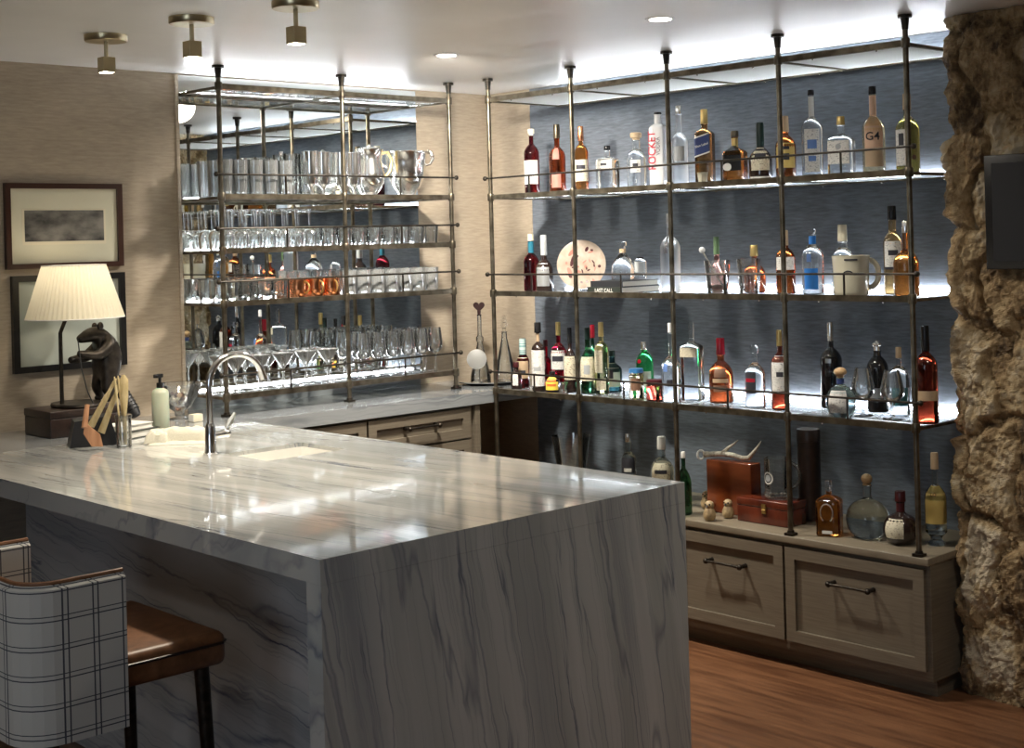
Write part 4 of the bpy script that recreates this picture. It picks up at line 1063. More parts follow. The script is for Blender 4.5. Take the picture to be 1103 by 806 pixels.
mj = lathe_thing('mixing_glass', 'clear mixing glass holding a white-knobbed muddler and pink garnish', 'glass', (-0.340, -1.842, 1.3922), open_glass(.145, .044, .058), 'thin_cut', part='vessel')
G().sphere((0, 0, .022), .036, 14, 8, (1, 1, .5)).build('garnish', 'rose', mj, True)
md = thing('muddler', 'white knobbed muddler leaning in the mixing glass', 'bar tool', mj.location + Vector((0, 0, .02)), 0)
G().tube([(.018, -.02, 0), (-.040, .045, .165)], [.006, .005], 10).build('shaft', 'silver', md, True)
G().sphere((-.042, .047, .170), .014).build('knob', 'white', md, True)
t_ = lathe_thing('mixing_glass', 'tall clear ridged pitcher glass before the red-amber decanter', 'glass', (-0.330, -2.004, 1.3922), open_glass(.150, .040, .052), 'thin_cut', part='vessel')
rb = G()
for k in range(16):
    a_ = 2 * pi * k / 16
    rb.tube([(.0405 * cos(a_), .0405 * sin(a_), .01), (.0505 * cos(a_), .0505 * sin(a_), .13)], .0016, 5)
rb.build('ridges', 'thin_cut', t_, True)
# big cream mug
mg = thing('mug', 'large cream stoneware mug with dark emblem on the middle shelf', 'mug', (-0.360, -2.530, 1.3922), radians(214))
G().lathe([(0, .062), (.004, .066), (.02, .070), (.10, .069), (.150, .073), (.158, .075), (.158, .070), (.10, .064), (.02, .063), (.012, .001)], 36).build('body', 'mug_cream', mg, True)
hp = [(.0, .066 + .040 * sin(a_), .085 + .055 * cos(a_)) for a_ in [pi * i / 14 for i in range(15)]]
G().tube(hp, [.011] * 15, 12).build('handle', 'mug_cream', mg, True)
g_ = G()
for i in range(10):
    a_ = radians(20 + 140 * i / 9)
    u, v_ = .026 * cos(a_), .026 * sin(a_); th_ = (u - .012) / .071
    g_.v += [Vector((.0713 * cos(th_), .0713 * sin(th_), .075 + v_)), Vector((.0713 * cos((u * .8 - .012) / .071), .0713 * sin((u * .8 - .012) / .071), .075 + v_ * .8))]
g_.f = [(2 * i, 2 * i + 2, 2 * i + 3, 2 * i + 1) for i in range(9)]
g_.build('emblem', 'ink', mg)
G().add([(.0745 * cos(th_), .0745 * sin(th_), z_) for th_ in [-.35 + .7 * i / 8 for i in range(9)] for z_ in (.139, .146)], [(2 * i, 2 * i + 2, 2 * i + 3, 2 * i + 1) for i in range(8)]).build('rim_mark', 'ink', mg)

# espresso-size cup by the blue-labelled bottle
cp = lathe_thing('shot_cup', 'small pale handled cup at the foot of the blue-labelled bottle', 'cup', (-0.430, -1.849, 1.8620), open_glass(.052, .018, .023), 'mug_cream', part='body', rz=radians(120))
G().tube([(.0, .019 + .012 * sin(a_), .028 + .014 * cos(a_)) for a_ in [pi * i / 8 for i in range(9)]], .003, 8).build('handle', 'mug_cream', cp, True)

# snifters
def snifter(loc, label, hb=.20):
    t_ = thing('snifter_glass', label, 'glass', loc, 0)
    prof = [(0, .038), (.003, .038), (.008, .008), (.02, .005), (.055, .0045), (.066, .012), (.075, .030), (.095, .045), (.115, .047), (.145, .040), (.19, .029)]
    prof += [(z_, r_ - .0015) for z_, r_ in reversed(prof[6:])] + [(.070, .0005)]
    G().lathe(prof, 28).build('bowl', 'thin_cut', t_, True)
    return t_
snifter((-0.337, -2.555, 0.9164), 'clear snifter glass between the round bluish bottle and black bottle')
snifter((-0.367, -2.707, 0.9164), 'clear snifter glass in front of the cork-topped teal bottle')
t_ = lathe_thing('shot_glass', 'small square-cut shot glass beside the black wine bottle', 'glass', (-0.430, -0.970, 0.9164), open_glass(.055, .016, .020, .012), 'thin_cut', 4, 'vessel', rz=.6)
t_ = lathe_thing('bar_dish', 'shallow silver dish behind the short yellow-labelled bottle', 'dish', (-.20, -.72, Z3), [(0, .03), (.07, .012), (.085, .045), (.09, .047), (.088, .044), (.074, .004)], 'silver', 28, 'bowl')

# ------------------------------------------------------------------ things on the low cabinet
wb = thing('wooden_box', 'upright orange-brown wooden bottle box with antler on top', 'box', (-0.360, -1.911, 0.4410), 0)
wb.location = (-.296, -1.741 - .124, LC)
box('case', (-.036, -.122, 0), (.036, .122, 0.668 - LC), 'orange_wood', wb, bev=.006)
BOXT = 0.668
wl = thing('wooden_box', 'flat dark red wooden box with brass clasp under the beer mug', 'box', (-0.406 + .062, -1.949 - .150, LC), 0)
box('case', (-.062, -.132, 0), (.062, .132, .068), 'red_wood', wl, bev=.003)
box('lid', (-.064, -.134, .0685), (.064, .134, .100), 'red_wood', wl, bev=.004)
G().box((-.068, -.02, .045), (-.0625, .0, .085)).tube([(-.069, -.018, .06), (-.069, -.002, .06)], .003).build('clasp', 'gold', wl)
# antler
an = thing('antler', 'deer antler with silver ring end lying on the orange-brown box', 'antler', (-.290, -1.841, BOXT + .0005))
def A3(*pts): return [Vector(p_) for p_ in pts]
G().tube(A3((-.0, .135, .012), (-.01, .10, .016), (-.005, .04, .024), (0, -.02, .022), (.0, -.07, .014), (.0, -.105, .018), (0, -.135, .048), (0, -.155, .07), (0, -.172, .095)), [.013, .012, .012, .011, .011, .010, .008, .005, .002], 12).build('beam', 'antler', an, True)
G().tube(A3((0, .035, .028), (0, .005, .052), (0, -.025, .070), (0, -.05, .09)), [.010, .007, .004, .0015], 10).build('tine', 'antler', an, True)
G().tube([Vector((-.012, .150, .010)) + Vector((rt.x, rt.y, 0)) * (.015 * cos(a_)) + Vector((0, 0, .019 * sin(a_))) for a_ in [2 * pi * i / 18 for i in range(19)]], .0055, 8).build('silver_ring', 'white', an, True)
# beer mug
bm_ = thing('beer_mug', 'heavy clear glass beer mug with round white emblem on the red box', 'mug', (-0.364 + .035, -2.121, LC + .1008), radians(214))
G().lathe([(0, .05), (.003, .053), (.02, .055), (.03, .051), (.16, .052), (.168, .053), (.168, .049), (.03, .047), (.026, .001)], 32).build('vessel', 'thin', bm_, True)
g_ = G()
for k in range(18):
    a_ = 2 * pi * k / 18; g_.sphere((.046 * cos(a_), .046 * sin(a_), .010), .0075, 8, 6)
g_.build('knurled_base', 'silver', bm_, True)
G().tube([(0, .052 + .042 * sin(a_), .095 + .052 * cos(a_)) for a_ in [pi * i / 12 for i in range(13)]], .0075, 10).build('handle', 'thin_cut', bm_, True)
def ring_on(rc, rin, rout, zc, of, m_, parent, n=24, name='emblem'):
    g_ = G()
    for i in range(n):
        for q in (rin, rout):
            u, v_ = q * cos(2 * pi * i / n), q * sin(2 * pi * i / n); th_ = of + u / rc
            g_.v.append(Vector((rc * cos(th_), rc * sin(th_), zc + v_)))
    g_.f = [(2 * i, 2 * i + 1, 2 * ((i + 1) % n) + 1, 2 * ((i + 1) % n)) for i in range(n)]
    g_.build(name, m_, parent)
ring_on(.0535, .020, .026, .088, -.75, 'paper', bm_); ring_on(.0535, .0005, .015, .088, -.75, 'greyprint', bm_)
# small wooden birds
def bird(loc, label, rz, s=1.0):
    t_ = thing('bird_figurine', label, 'figurine', loc, rz)
    G().lathe([(0, .014 * s), (.003, .019 * s), (.014 * s, .025 * s), (.028 * s, .026 * s), (.042 * s, .020 * s), (.050 * s, .016 * s)], 20).build('body', 'bird_wood', t_, True)
    h_ = G().sphere((0, 0, .062 * s), .0195 * s, 16, 10, (1, 1, .9)).build('head', 'bird_wood', t_, True)
    G().sphere((.016 * s, .009 * s, .066 * s), .004 * s, 8, 6).sphere((.016 * s, -.009 * s, .066 * s), .004 * s, 8, 6).build('eye', 'black', h_, True)
    G().tube([(.017 * s, 0, .061 * s), (.028 * s, 0, .056 * s)], [.005 * s, .001], 8).build('beak', 'black', h_, True)
bird((-0.484, -1.882, 0.4410), 'small round wooden bird figurine nearest the marble end panel', radians(190), 1.06)
bird((-0.390, -1.906, 0.4410), 'small round wooden bird figurine touching the flat red box', radians(190), 1.0)
bird((-0.290, -1.705, 0.4410), 'small wooden bird figurine half hidden behind another one', radians(200), .98)
# tall dark leather case
tc_ = thing('bottle_case', 'tall dark brown leather bottle case standing beside the fourth post', 'case', (-0.200, -2.192, 0.4410), 0)
G().lathe([(0, .043), (.004, .048), (.33, .048)], 36).build('tube', 'dark_leather', tc_, True)
G().lathe([(.331, .0495), (.375, .0495), (.380, .047)], 36).build('lid', 'dark_leather', tc_, True)
# tall clear hurricane vase
t_ = lathe_thing('glass_vase', 'wide clear glass vase on the shadowed end of the low cabinet', 'vase', (-.22, -.80, LC), open_glass(.24, .06, .095, .012, .002), 'thin', 36, 'vessel')

# ------------------------------------------------------------------ corner tray
ty = thing('serving_tray', 'oval silver tray in the corner of the back worktop', 'tray', (-.27, -.27, WT + .0005), radians(20))
G().lathe([(0, .10), (.004, .12), (.014, .155), (.018, .158), (.016, .152), (.006, .118), (.005, .001)], 48, shape=lambda a_, z_: 1.17).build('dish', 'silver', ty, True)
TZ = WT + .0065
dc = thing('decanter', 'tall clear decanter with dark heart stopper on the corner tray', 'decanter', (-.270, -.200, TZ))
prof = [(0, .050), (.003, .054), (.03, .052), (.10, .036), (.16, .022), (.20, .014), (.26, .010), (.34, .011), (.345, .013)]
G().lathe(prof + [(z_, r_ - .002) for z_, r_ in reversed(prof[3:-1])] + [(.02, .045), (.014, .001)], 32).build('vessel', 'thin', dc, True)
G().lathe([(.20, .0135), (.21, .020), (.225, .020), (.235, .0125)], 24).build('collar', 'crystal', dc, True)
# heart stopper facing the room
def heart(s):
    pts = []
    for i in range(28):
        tt = 2 * pi * i / 28
        pts.append((s * .0625 * 16 * sin(tt) ** 3, s * .0625 * (13 * cos(tt) - 5 * cos(2 * tt) - 2 * cos(3 * tt) - cos(4 * tt))))
    return pts
hs = heart(.030); n = len(hs); g_ = G(); dv = Vector((rt.x, rt.y, 0)); nv = Vector((-fw.x, -fw.y, 0))
for sgn, sc_ in ((-1, .8), (-.6, 1), (.6, 1), (1, .8)):
    g_.v += [dv * (u * sc_) + Vector((0, 0, .387 + v_ * sc_)) + nv * (.010 * sgn) for u, v_ in hs]
for j in range(3): g_.f += [(j * n + i, j * n + (i + 1) % n, (j + 1) * n + (i + 1) % n, (j + 1) * n + i) for i in range(n)]
g_.f += [tuple(range(n)), tuple(3 * n + i for i in reversed(range(n)))]
g_.tube([(0, 0, .34), (0, 0, .365)], [.008, .010], 12)
g_.build('stopper', 'heart_brown', dc, True)
d2 = thing('decanter', 'tapered clear decanter with beaded crystal stopper behind the first post', 'decanter', (-.205, -.318, TZ))
prof = [(0, .056), (.003, .060), (.03, .058), (.10, .042), (.17, .026), (.22, .015), (.25, .013), (.255, .018)]
G().lathe(prof + [(z_, r_ - .002) for z_, r_ in reversed(prof[3:-1])] + [(.02, .05), (.014, .001)], 32).build('vessel', 'thin', d2, True)
G().tube([(0, 0, .25), (0, 0, .275)], .010, 12).sphere((0, 0, .288), .018).sphere((0, 0, .312), .014).sphere((0, 0, .330), .010).build('stopper', 'crystal', d2, True)
dk = thing('frosted_glass_disc', 'round frosted glass disc on a clear glass stem on the tray', 'glass ornament', (-0.355, -0.269, 0.9205), atan2(-fw.y, -fw.x))
G().lathe([(0, .030), (.004, .032), (.01, .016), (.04, .013), (.072, .018)], 20).build('stem', 'thin_cut', dk, True)
g_ = G().lathe([(-.008, .001), (-.008, .046), (-.004, .0505), (.004, .0505), (.008, .046), (.008, .001)], 36)
g_.v = [Vector((v.z, v.y, v.x + .122)) for v in g_.v]
g_.build('disc', 'disc_frost', dk, True)

# ------------------------------------------------------------------ glassware on the mirror rack
ORD = ('first', 'second', 'third', 'fourth', 'fifth', 'sixth', 'seventh', 'eighth', 'ninth', 'tenth')
def gcopy(proto, rows, what, frm, used, group):
    """rows: [(row phrase, spots)]; each glass is named by its order along its row"""
    for (row, spots) in rows:
        for k, (x, y, z) in enumerate(spots):
            label = '%s, %s from the %s in the %s' % (what, ORD[k], frm, row)
            if not used:
                proto.location = (x, y, z); proto['label'] = label; proto['group'] = group; used = True; proto.rotation_euler = (0, 0, random.uniform(0, 6))
            else: copy_tree(proto, (x, y, z), random.uniform(0, 6), label, group)
def grid(x0, x1, nx_, ys_, z, jit=.0015):
    r_ = random.Random(int(z * 1000) + nx_)
    return [(x0 + (x1 - x0) * (i + .5) / nx_ + r_.uniform(-jit, jit), y + r_.uniform(-jit, jit), z) for y in ys_ for i in range(nx_)]
A1, A2, A3_, A4 = 1.8716, 1.636, 1.4047, .9992
# highball (one piece) whitened by a haze standing in for back-light
hb = thing('highball_glass', 'x', 'glass'); G().lathe(open_glass(.165, .030, .0355, .02), 20).build('vessel', 'thin_backlit', hb, True)
gcopy(hb, [(r_, grid(-1.845, -1.455, 5, (y,), A1)) for r_, y in (('front row', -.28), ('middle row', -.195), ('rear row', -.11))],
      'clear highball glass', 'outer post', False, 'highball glasses on the top rack shelf')
tg = thing('collins_glass', 'x', 'glass'); G().lathe(open_glass(.205, .028, .034, .02), 20).build('vessel', 'thin_cut', tg, True)
gcopy(tg, [(r_, grid(-1.435, -1.275, 2, (y,), A1)) for r_, y in (('middle row', -.18), ('rear row', -.09))],
      'tall clear collins glass', 'highballs', False, 'collins glasses on the top rack shelf')
# champagne flutes / silver goblets
sgb = thing('silver_goblet', 'x', 'goblet')
G().lathe([(0, .032), (.004, .030), (.010, .010), (.035, .007), (.05, .012), (.06, .030), (.10, .038), (.17, .037), (.21, .040), (.212, .038), (.17, .035), (.10, .035), (.065, .026), (.06, .001)], 26).build('cup', 'silver', sgb, True)
sl = ['tall silver goblet first of the four, beside the clear glasses', 'tall silver goblet second of the four on the top rack shelf', 'tall silver goblet just past the middle rack post', 'tall silver goblet next to the silver pitcher']
for i, (x, y) in enumerate(((-1.345, -.27), (-1.262, -.25), (-1.165, -.26), (-1.085, -.25))):
    if i == 0: sgb.location = (x, y, A1); sgb['label'] = sl[0]
    else: copy_tree(sgb, (x, y, A1), 0, sl[i])
    (sgb if i == 0 else COL.objects[-1])
pt = thing('silver_pitcher', 'tarnished silver pitcher with scroll handle left of the wine cooler', 'pitcher', (-.955, -.20, A1), radians(160))
G().lathe([(0, .048), (.006, .050), (.015, .034), (.03, .045), (.07, .070), (.12, .074), (.18, .060), (.225, .066), (.232, .070), (.228, .066), (.18, .056), (.12, .069), (.07, .065), (.03, .03), (.03, .001)], 30).build('vessel', 'silver', pt, True)
G().tube([(-.062, 0, .215), (-.095, 0, .222), (-.115, 0, .185), (-.105, 0, .13), (-.078, 0, .10)], .007, 10).build('handle', 'gold', pt, True)
G().sphere((.0, 0, .236), .062, 20, 8, (1, 1, .18)).sphere((0, 0, .25), .010).build('lid', 'silver', pt, True)
bk = thing('wine_cooler', 'large polished silver wine cooler with scrolled handles on the top rack shelf', 'wine cooler', (-.725, -.20, A1), radians(-44))
G().lathe([(0, .060), (.006, .062), (.016, .042), (.030, .046), (.06, .072), (.11, .092), (.17, .100), (.222, .104), (.228, .108), (.230, .104), (.17, .096), (.11, .088), (.06, .066), (.035, .001)], 40).build('bowl', 'silver', bk, True)
for s in (-1, 1):
    G().tube([(s * .098, 0, .16), (s * .118, 0, .165), (s * .132, 0, .19), (s * .124, 0, .222), (s * .108, 0, .235), (s * .112, .0, .215)], [.006, .007, .008, .009, .008, .005], 10).sphere((s * .128, 0, .205), .012).build('handle', 'silver', bk, True)
# inverted wine glasses, shelf 2
def stem_glass(hb_, rbowl, rrim, hstem, rfoot, cone=False, inv=False):
    P = [(0, rfoot), (.003, rfoot), (.007, .007), (hstem, .004)]
    if cone:
        P += [(hstem + .004, .006), (hstem + hb_, rrim)]; inn = [(hstem + hb_, rrim - .0012), (hstem + .008, .001)]
    else:
        for i in range(1, 9):
            f = i / 8; P.append((hstem + hb_ * (1 - cos(pi / 2 * f)) ** 1.0 if f < .5 else hstem + hb_ * (.293 + (f - .5) * 2 * .707), rbowl * min(1, sin(pi / 2 * min(1, f * 1.5)) + .1) * (1 if f < .6 else 1 + (rrim / rbowl - 1) * (f - .6) / .4)))
        inn = [(z_, max(.001, r_ - .0012)) for z_, r_ in reversed(P[5:])]
    P = P + inn
    if inv:
        H = max(z_ for z_, _ in P); P = [(H - z_, r_) for z_, r_ in P]
    return P
iw = thing('wine_glass', 'x', 'glass'); G().lathe(stem_glass(.095, .034, .031, .085, .030, inv=True), 22).build('bowl', 'thin_cut', iw, True)
gcopy(iw, [(r_, grid(-1.84, -1.33, 7, (y,), A2)) for r_, y in (('front row', -.28), ('middle row', -.19), ('rear row', -.10))],
      'upturned stemmed glass', 'outer post', False, 'upturned stemmed glasses on the second shelf')
rk = thing('rocks_glass', 'x', 'glass'); G().lathe(open_glass(.098, .034, .041, .016), 20).build('vessel', 'thin_cut', rk, True)
gcopy(rk, [(r_, grid(-1.31, -.60, 8, (y,), A2)) for r_, y in (('front row', -.28), ('middle row', -.19), ('rear row', -.10))],
      'clear rocks glass', 'upturned glasses', False, 'rocks glasses on the second shelf')
# shelf 3: cut tumblers, copper mugs, ribbed tumblers
ct = thing('cut_glass_tumbler', 'x', 'glass')
G().lathe(open_glass(.100, .036, .042, .02), 14).build('vessel', 'thin_cut', ct)
gcopy(ct, [(r_, grid(-1.84, -1.50, 4, (y,), A3_, 0)) for r_, y in (('front row', -.28), ('middle row', -.185), ('rear row', -.09))],
      'faceted cut-glass tumbler', 'outer post', False, 'faceted tumblers on the third shelf')
cm_ = thing('copper_mug', 'x', 'mug')
G().lathe([(0, .036), (.004, .040), (.05, .043), (.09, .040), (.093, .041), (.091, .038), (.05, .041), (.006, .037), (.005, .001)], 24).build('body', 'copper', cm_, True)
G().tube([(.040 + .024 * sin(a_), 0, .052 + .026 * cos(a_)) for a_ in [pi * i / 10 for i in range(11)]], .0045, 8).build('handle', 'gold', cm_, True)
cl = ['copper mug at the tumbler end of the front row', 'copper mug in the front row, second from the tumblers', 'copper mug in the front row beside the middle post']
for i, x in enumerate((-1.44, -1.345, -1.255)):
    if i == 0: cm_.location = (x, -.28, A3_); cm_['label'] = cl[0]; cm_.rotation_euler = (0, 0, radians(-70))
    else: copy_tree(cm_, (x, -.28, A3_), radians(-75 - 12 * i), cl[i])
for i, x in enumerate((-1.43, -1.33)):
    copy_tree(cm_, (x, -.155, A3_), radians(-60), ('copper mug in the rear row nearer the tumblers', 'copper mug in the rear row nearer the middle post')[i])
rt3 = thing('ribbed_tumbler', 'x', 'glass')
G().lathe(open_glass(.120, .035, .039, .02), 28, shape=lambda a_, z_: 1 + .025 * cos(14 * a_)).build('vessel', 'thin_backlit', rt3, True)
gcopy(rt3, [(r_, grid(-1.20, -.61, 7, (y,), A3_)) for r_, y in (('front row', -.28), ('middle row', -.19), ('rear row', -.10))],
      'ribbed pale tumbler', 'copper mugs', False, 'ribbed tumblers on the third shelf')
# shelf 4: martini glasses and wine glasses
mt = thing('martini_glass', 'x', 'glass'); G().lathe(stem_glass(.075, .05, .056, .09, .036, cone=True), 28).build('bowl', 'thin_backlit', mt, True)
gcopy(mt, [('front row', grid(-1.835, -1.22, 5, (-.275,), A4)), ('rear row', grid(-1.835, -1.22, 5, (-.155,), A4))],
      'wide martini glass', 'outer post', False, 'martini glasses on the lowest shelf')
wg = thing('wine_glass', 'x', 'glass'); G().lathe(stem_glass(.125, .039, .031, .10, .034), 24).build('bowl', 'thin_cut', wg, True)
gcopy(wg, [('front row', grid(-1.13, -.60, 6, (-.29,), A4)), ('second row', grid(-1.10, -.60, 6, (-.205,), A4, 0)), ('third row', grid(-1.13, -.60, 6, (-.12,), A4, 0))],
      'tall wine glass', 'martini glasses', False, 'tall wine glasses on the lowest shelf')
# ------------------------------------------------------------------ left end of the worktop
# framed pictures
def picture(x0, x1, z0, z1, label, fm, mm, prn, fwid=.022):
    t_ = thing('framed_picture', label, 'picture', ((x0 + x1) / 2, 0, (z0 + z1) / 2))
    hw_, hh = (x1 - x0) / 2, (z1 - z0) / 2
    G().box((-hw_, -.026, hh - fwid), (hw_, -.001, hh)).box((-hw_, -.026, -hh), (hw_, -.001, -hh + fwid)).box((-hw_, -.026, -hh + fwid), (-hw_ + fwid, -.001, hh - fwid)).box((hw_ - fwid, -.026, -hh + fwid), (hw_, -.001, hh - fwid)).build('frame', fm, t_)
    box('mount', (-hw_ + fwid, -.010, -hh + fwid), (hw_ - fwid, -.001, hh - fwid), mm, t_)
    if prn:
        G().box((-prn[0] - .010, -.0112, -prn[1] - .014), (prn[0] + .010, -.0102, prn[1] + .006)).build('print_margin', 'cream', t_)
        G().box((-prn[0], -.0125, -prn[1]), (prn[0], -.0114, prn[1])).build('print', 'engraving', t_)
picture(-2.68, -2.163, 1.580, 1.937, 'framed dark landscape print in a wide cream mount, upper of two', 'mahogany_frame', 'mat_board', (.175, .065))
picture(-2.66, -2.160, 1.150, 1.553, 'black-framed picture with pale mount, lower one behind the lampshade', 'black', 'mat_blue', None, .026)

# lamp with bear figure
cube_b = thing('wooden_box', 'dark wooden box carrying the bear table lamp', 'box', (-2.52, -.25, WT + .0005))
box('case', (-.15, -.12, 0), (.15, .12, .075), 'dark_leather', cube_b, bev=.004)
box('lid', (-.152, -.122, .0755), (.152, .122, .105), 'dark_leather', cube_b, bev=.004)
lp = thing('table_lamp', 'table lamp with dark bronze bear figure and cream pleated shade', 'lamp', (-2.50, -.25, WT + .106))
LZ = 0
def skinned(name, V, E, R_, m_, parent, sub=2):
    me = bpy.data.meshes.new(name); me.from_pydata([tuple(v) for v in V], E, []); me.update()
    o = bpy.data.objects.new(name, me); COL.objects.link(o)
    sk_ = o.modifiers.new('s', 'SKIN'); sk_.use_smooth_shade = True
    sv = me.skin_vertices[0].data
    for i, r_ in enumerate(R_): sv[i].radius = (r_, r_) if not isinstance(r_, tuple) else r_
    sv[0].use_root = True
    ss_ = o.modifiers.new('u', 'SUBSURF'); ss_.levels = sub; ss_.render_levels = sub
    dg = bpy.context.evaluated_depsgraph_get()
    me2 = bpy.data.meshes.new_from_object(o.evaluated_get(dg)); bpy.data.objects.remove(o)
    for p_ in me2.polygons: p_.use_smooth = True
    me2.materials.clear(); me2.materials.append(MATS[m_])
    o2 = bpy.data.objects.new(name, me2); COL.objects.link(o2); o2.parent = parent
    return o2
# bear rearing up, back towards +X, forepaws reaching to -X
V = [(.085, 0, .120), (.095, 0, .175), (.090, 0, .230), (.062, 0, .272), (.020, 0, .278), (-.020, 0, .262), (-.040, 0, .256),
     (.085, -.04, .10), (.060, -.045, .050), (.080, -.045, .008), (.050, -.045, .006),
     (.085, .04, .10), (.060, .045, .050), (.080, .045, .008), (.050, .045, .006),
     (.070, -.050, .215), (.020, -.055, .190), (-.030, -.045, .200), (-.060, -.035, .205),
     (.070, .050, .215), (.020, .055, .180), (-.030, .045, .175), (-.060, .035, .175)]
E_ = [(0, 1), (1, 2), (2, 3), (3, 4), (4, 5), (5, 6), (0, 7), (7, 8), (8, 9), (9, 10), (0, 11), (11, 12), (12, 13), (13, 14), (2, 15), (15, 16), (16, 17), (17, 18), (2, 19), (19, 20), (20, 21), (21, 22)]
R_ = [.052, .060, .058, .042, .034, .020, .014, .036, .028, .017, .013, .036, .028, .017, .013, .030, .022, .016, .013, .030, .022, .016, .013]
V = [(x + .045, y, z + .010) for x, y, z in V]
R_ = [r_ * 1.06 for r_ in R_]
be = skinned('bear_figure', V, E_, R_, 'statue_bronze', lp)
G().sphere((.095, -.026, .318), .014, 12, 8, (1, .7, 1.3)).build('ear', 'statue_bronze', be, True)
G().sphere((.095, .026, .318), .012, 12, 8, (1, .7, 1.2)).build('ear', 'statue_bronze', be, True)
G().lathe([(0, .12), (.006, .125), (.014, .122)], 36, shape=lambda a_, z_: 1 / (1 + .25 * abs(cos(a_)) ** 2)).build('plinth', 'statue_bronze', lp, True)
G().tube([(-.065, 0, .014), (-.065, 0, .30), (-.03, 0, .38), (0, 0, .40), (0, 0, .50)], .008, 10).build('pole', 'dark_iron', lp, True)
SB, ST = 1.378 - (WT + .106), 1.592 - (WT + .106)
g_ = G(); n = 120
for zz, r_ in ((SB, .192), (SB + .004, .192), (ST, .125)):
    for k in range(n):
        a_ = 2 * pi * k / n; q = r_ * (1 + (.010 if k % 2 else -.010))
        g_.v.append(Vector((q * cos(a_), q * sin(a_), zz)))
g_.f = [(i * n + k, i * n + (k + 1) % n, (i + 1) * n + (k + 1) % n, (i + 1) * n + k) for i in range(2) for k in range(n)]
sh_ = g_.build('lamp_shade', 'shade_cloth', lp)
G().lathe([(ST - .004, .1335), (ST + .002, .1335)], 60).build('trim_band', 'shade_cloth', sh_, True) if False else None
G().tube([(.125 * cos(2 * pi * k / 40), .125 * sin(2 * pi * k / 40), ST) for k in range(41)], .0025, 6).build('trim_band', 'paper', sh_, True)
G().tube([(.193 * cos(2 * pi * k / 40), .193 * sin(2 * pi * k / 40), SB) for k in range(41)], .003, 6).build('trim_band', 'paper', sh_, True)
G().sphere((0, 0, (SB + ST) / 2), .028, 14, 8, (1, 1, 1.2)).build('bulb', 'ceramic', lp, True)
pl_ = bpy.data.lights.new('lamp_bulb', 'POINT'); pl_.energy = 0.55; pl_.color = (1, .85, .65); pl_.shadow_soft_size = .035
po = bpy.data.objects.new('lamp_bulb', pl_); COL.objects.link(po); po.parent = lp; po.location = (0, 0, (SB + ST) / 2 + .06)
G().tube([(-.02, -.06, .28), (-.02, -.085, .16), (.0, -.095, .06), (.02, -.10, .012)], .0025, 6).build('power_cord', 'cord_black', lp, True)

# black leaning rod, books, block
rd = thing('pepper_grinder', 'long black ribbed grinder leaning against the tan wall', 'grinder', (-2.215, -.20, WT + .03))
pts = [Vector((0, 0, 0)) + (Vector((-.075, .145, .245)) * (i / 10)) for i in range(11)]
G().tube(pts, [.020, .026, .027, .027, .026, .026, .025, .026, .027, .026, .014], 16).build('body', 'slate', rd, True)
g_ = G()
for i in range(16):
    c_ = pts[1] + (pts[9] - pts[1]) * (i / 15)
    d_ = (pts[9] - pts[1]).normalized(); u = d_.cross(Vector((1, 0, 0))).normalized(); w2 = d_.cross(u)
    g_.tube([c_ + (u * cos(2 * pi * k / 14) + w2 * sin(2 * pi * k / 14)) * .0268 for k in range(15)], .0022, 5)
g_.build('ribs', 'black', rd, True)
book('book', 'black and white hardback, lower one beside the spoon jar', (-2.44, -.56, WT + .0005), radians(200), .15, .20, .028, 'book_black')
book('book', 'small pale book lying on the black and white hardback', (-2.445, -.555, WT + .029), radians(196), .12, .17, .022, 'paper')
kb = thing('knife_block', 'slanted black utensil block behind the spoon jar', 'block', (-2.635, -.66, WT + .0005), radians(-20))
G().add([(-.09, -.06, 0), (.09, -.06, 0), (.09, .06, 0), (-.09, .06, 0), (-.07, -.045, .095), (.055, -.045, .110), (.055, .06, .110), (-.07, .06, .095)],
        [(0, 3, 2, 1), (4, 5, 6, 7), (0, 1, 5, 4), (1, 2, 6, 5), (2, 3, 7, 6), (3, 0, 4, 7)]).build('block', 'slate', kb)
# spoon jar
jr = lathe_thing('utensil_jar', 'clear glass jar of wooden spoons on the pale worktop', 'jar', (-2.60, -.835, WT + .0005), open_glass(.118, .029, .029, .006), 'thin_cut', 28, 'vessel')
G().lathe([(.112, .031), (.119, .032), (.122, .030)], 28).build('rim', 'thin_cut', jr, True)
def spoon(name, label, a_, b_, w0, w1, m_='utensil_wood', th=.005, bowl=.028, bl=.30):
    """flat wooden utensil from foot a_ to head b_"""
    a_, b_ = Vector(a_), Vector(b_); t_ = thing(name, label, 'utensil', a_)
    d_ = b_ - a_; L = d_.length; d_.normalize(); u = d_.cross(Vector((fw.x, fw.y, 0))).normalized(); nn = d_.cross(u).normalized()
    N = 14; g_ = G(); ring = 8
    for i in range(N + 1):
        f = i / N
        wd = w0 + (w1 - w0) * f
        if f > 1 - bl: q = (f - (1 - bl)) / bl; wd = w1 + (bowl - w1) * sin(pi * min(1, q * .62 + .0)) if q < 1 else bowl * .5
        if i == N: wd *= .55
        for k in range(ring):
            an_ = 2 * pi * k / ring
            g_.v.append(d_ * (L * f) + u * (wd * cos(an_)) + nn * (th * sin(an_)))
    g_.f = [(i * ring + k, i * ring + (k + 1) % ring, (i + 1) * ring + (k + 1) % ring, (i + 1) * ring + k) for i in range(N) for k in range(ring)]
    g_.f += [tuple(reversed(range(ring))), tuple(N * ring + k for k in range(ring))]
    g_.build('shaft', m_, t_, True)
spoon('wooden_spoon', 'broad-headed wooden spoon standing upright in the glass jar', (-2.595, -.838, WT + .012), (-2.594, -0.835, 1.184), .006, .008, bowl=.017, bl=.55)
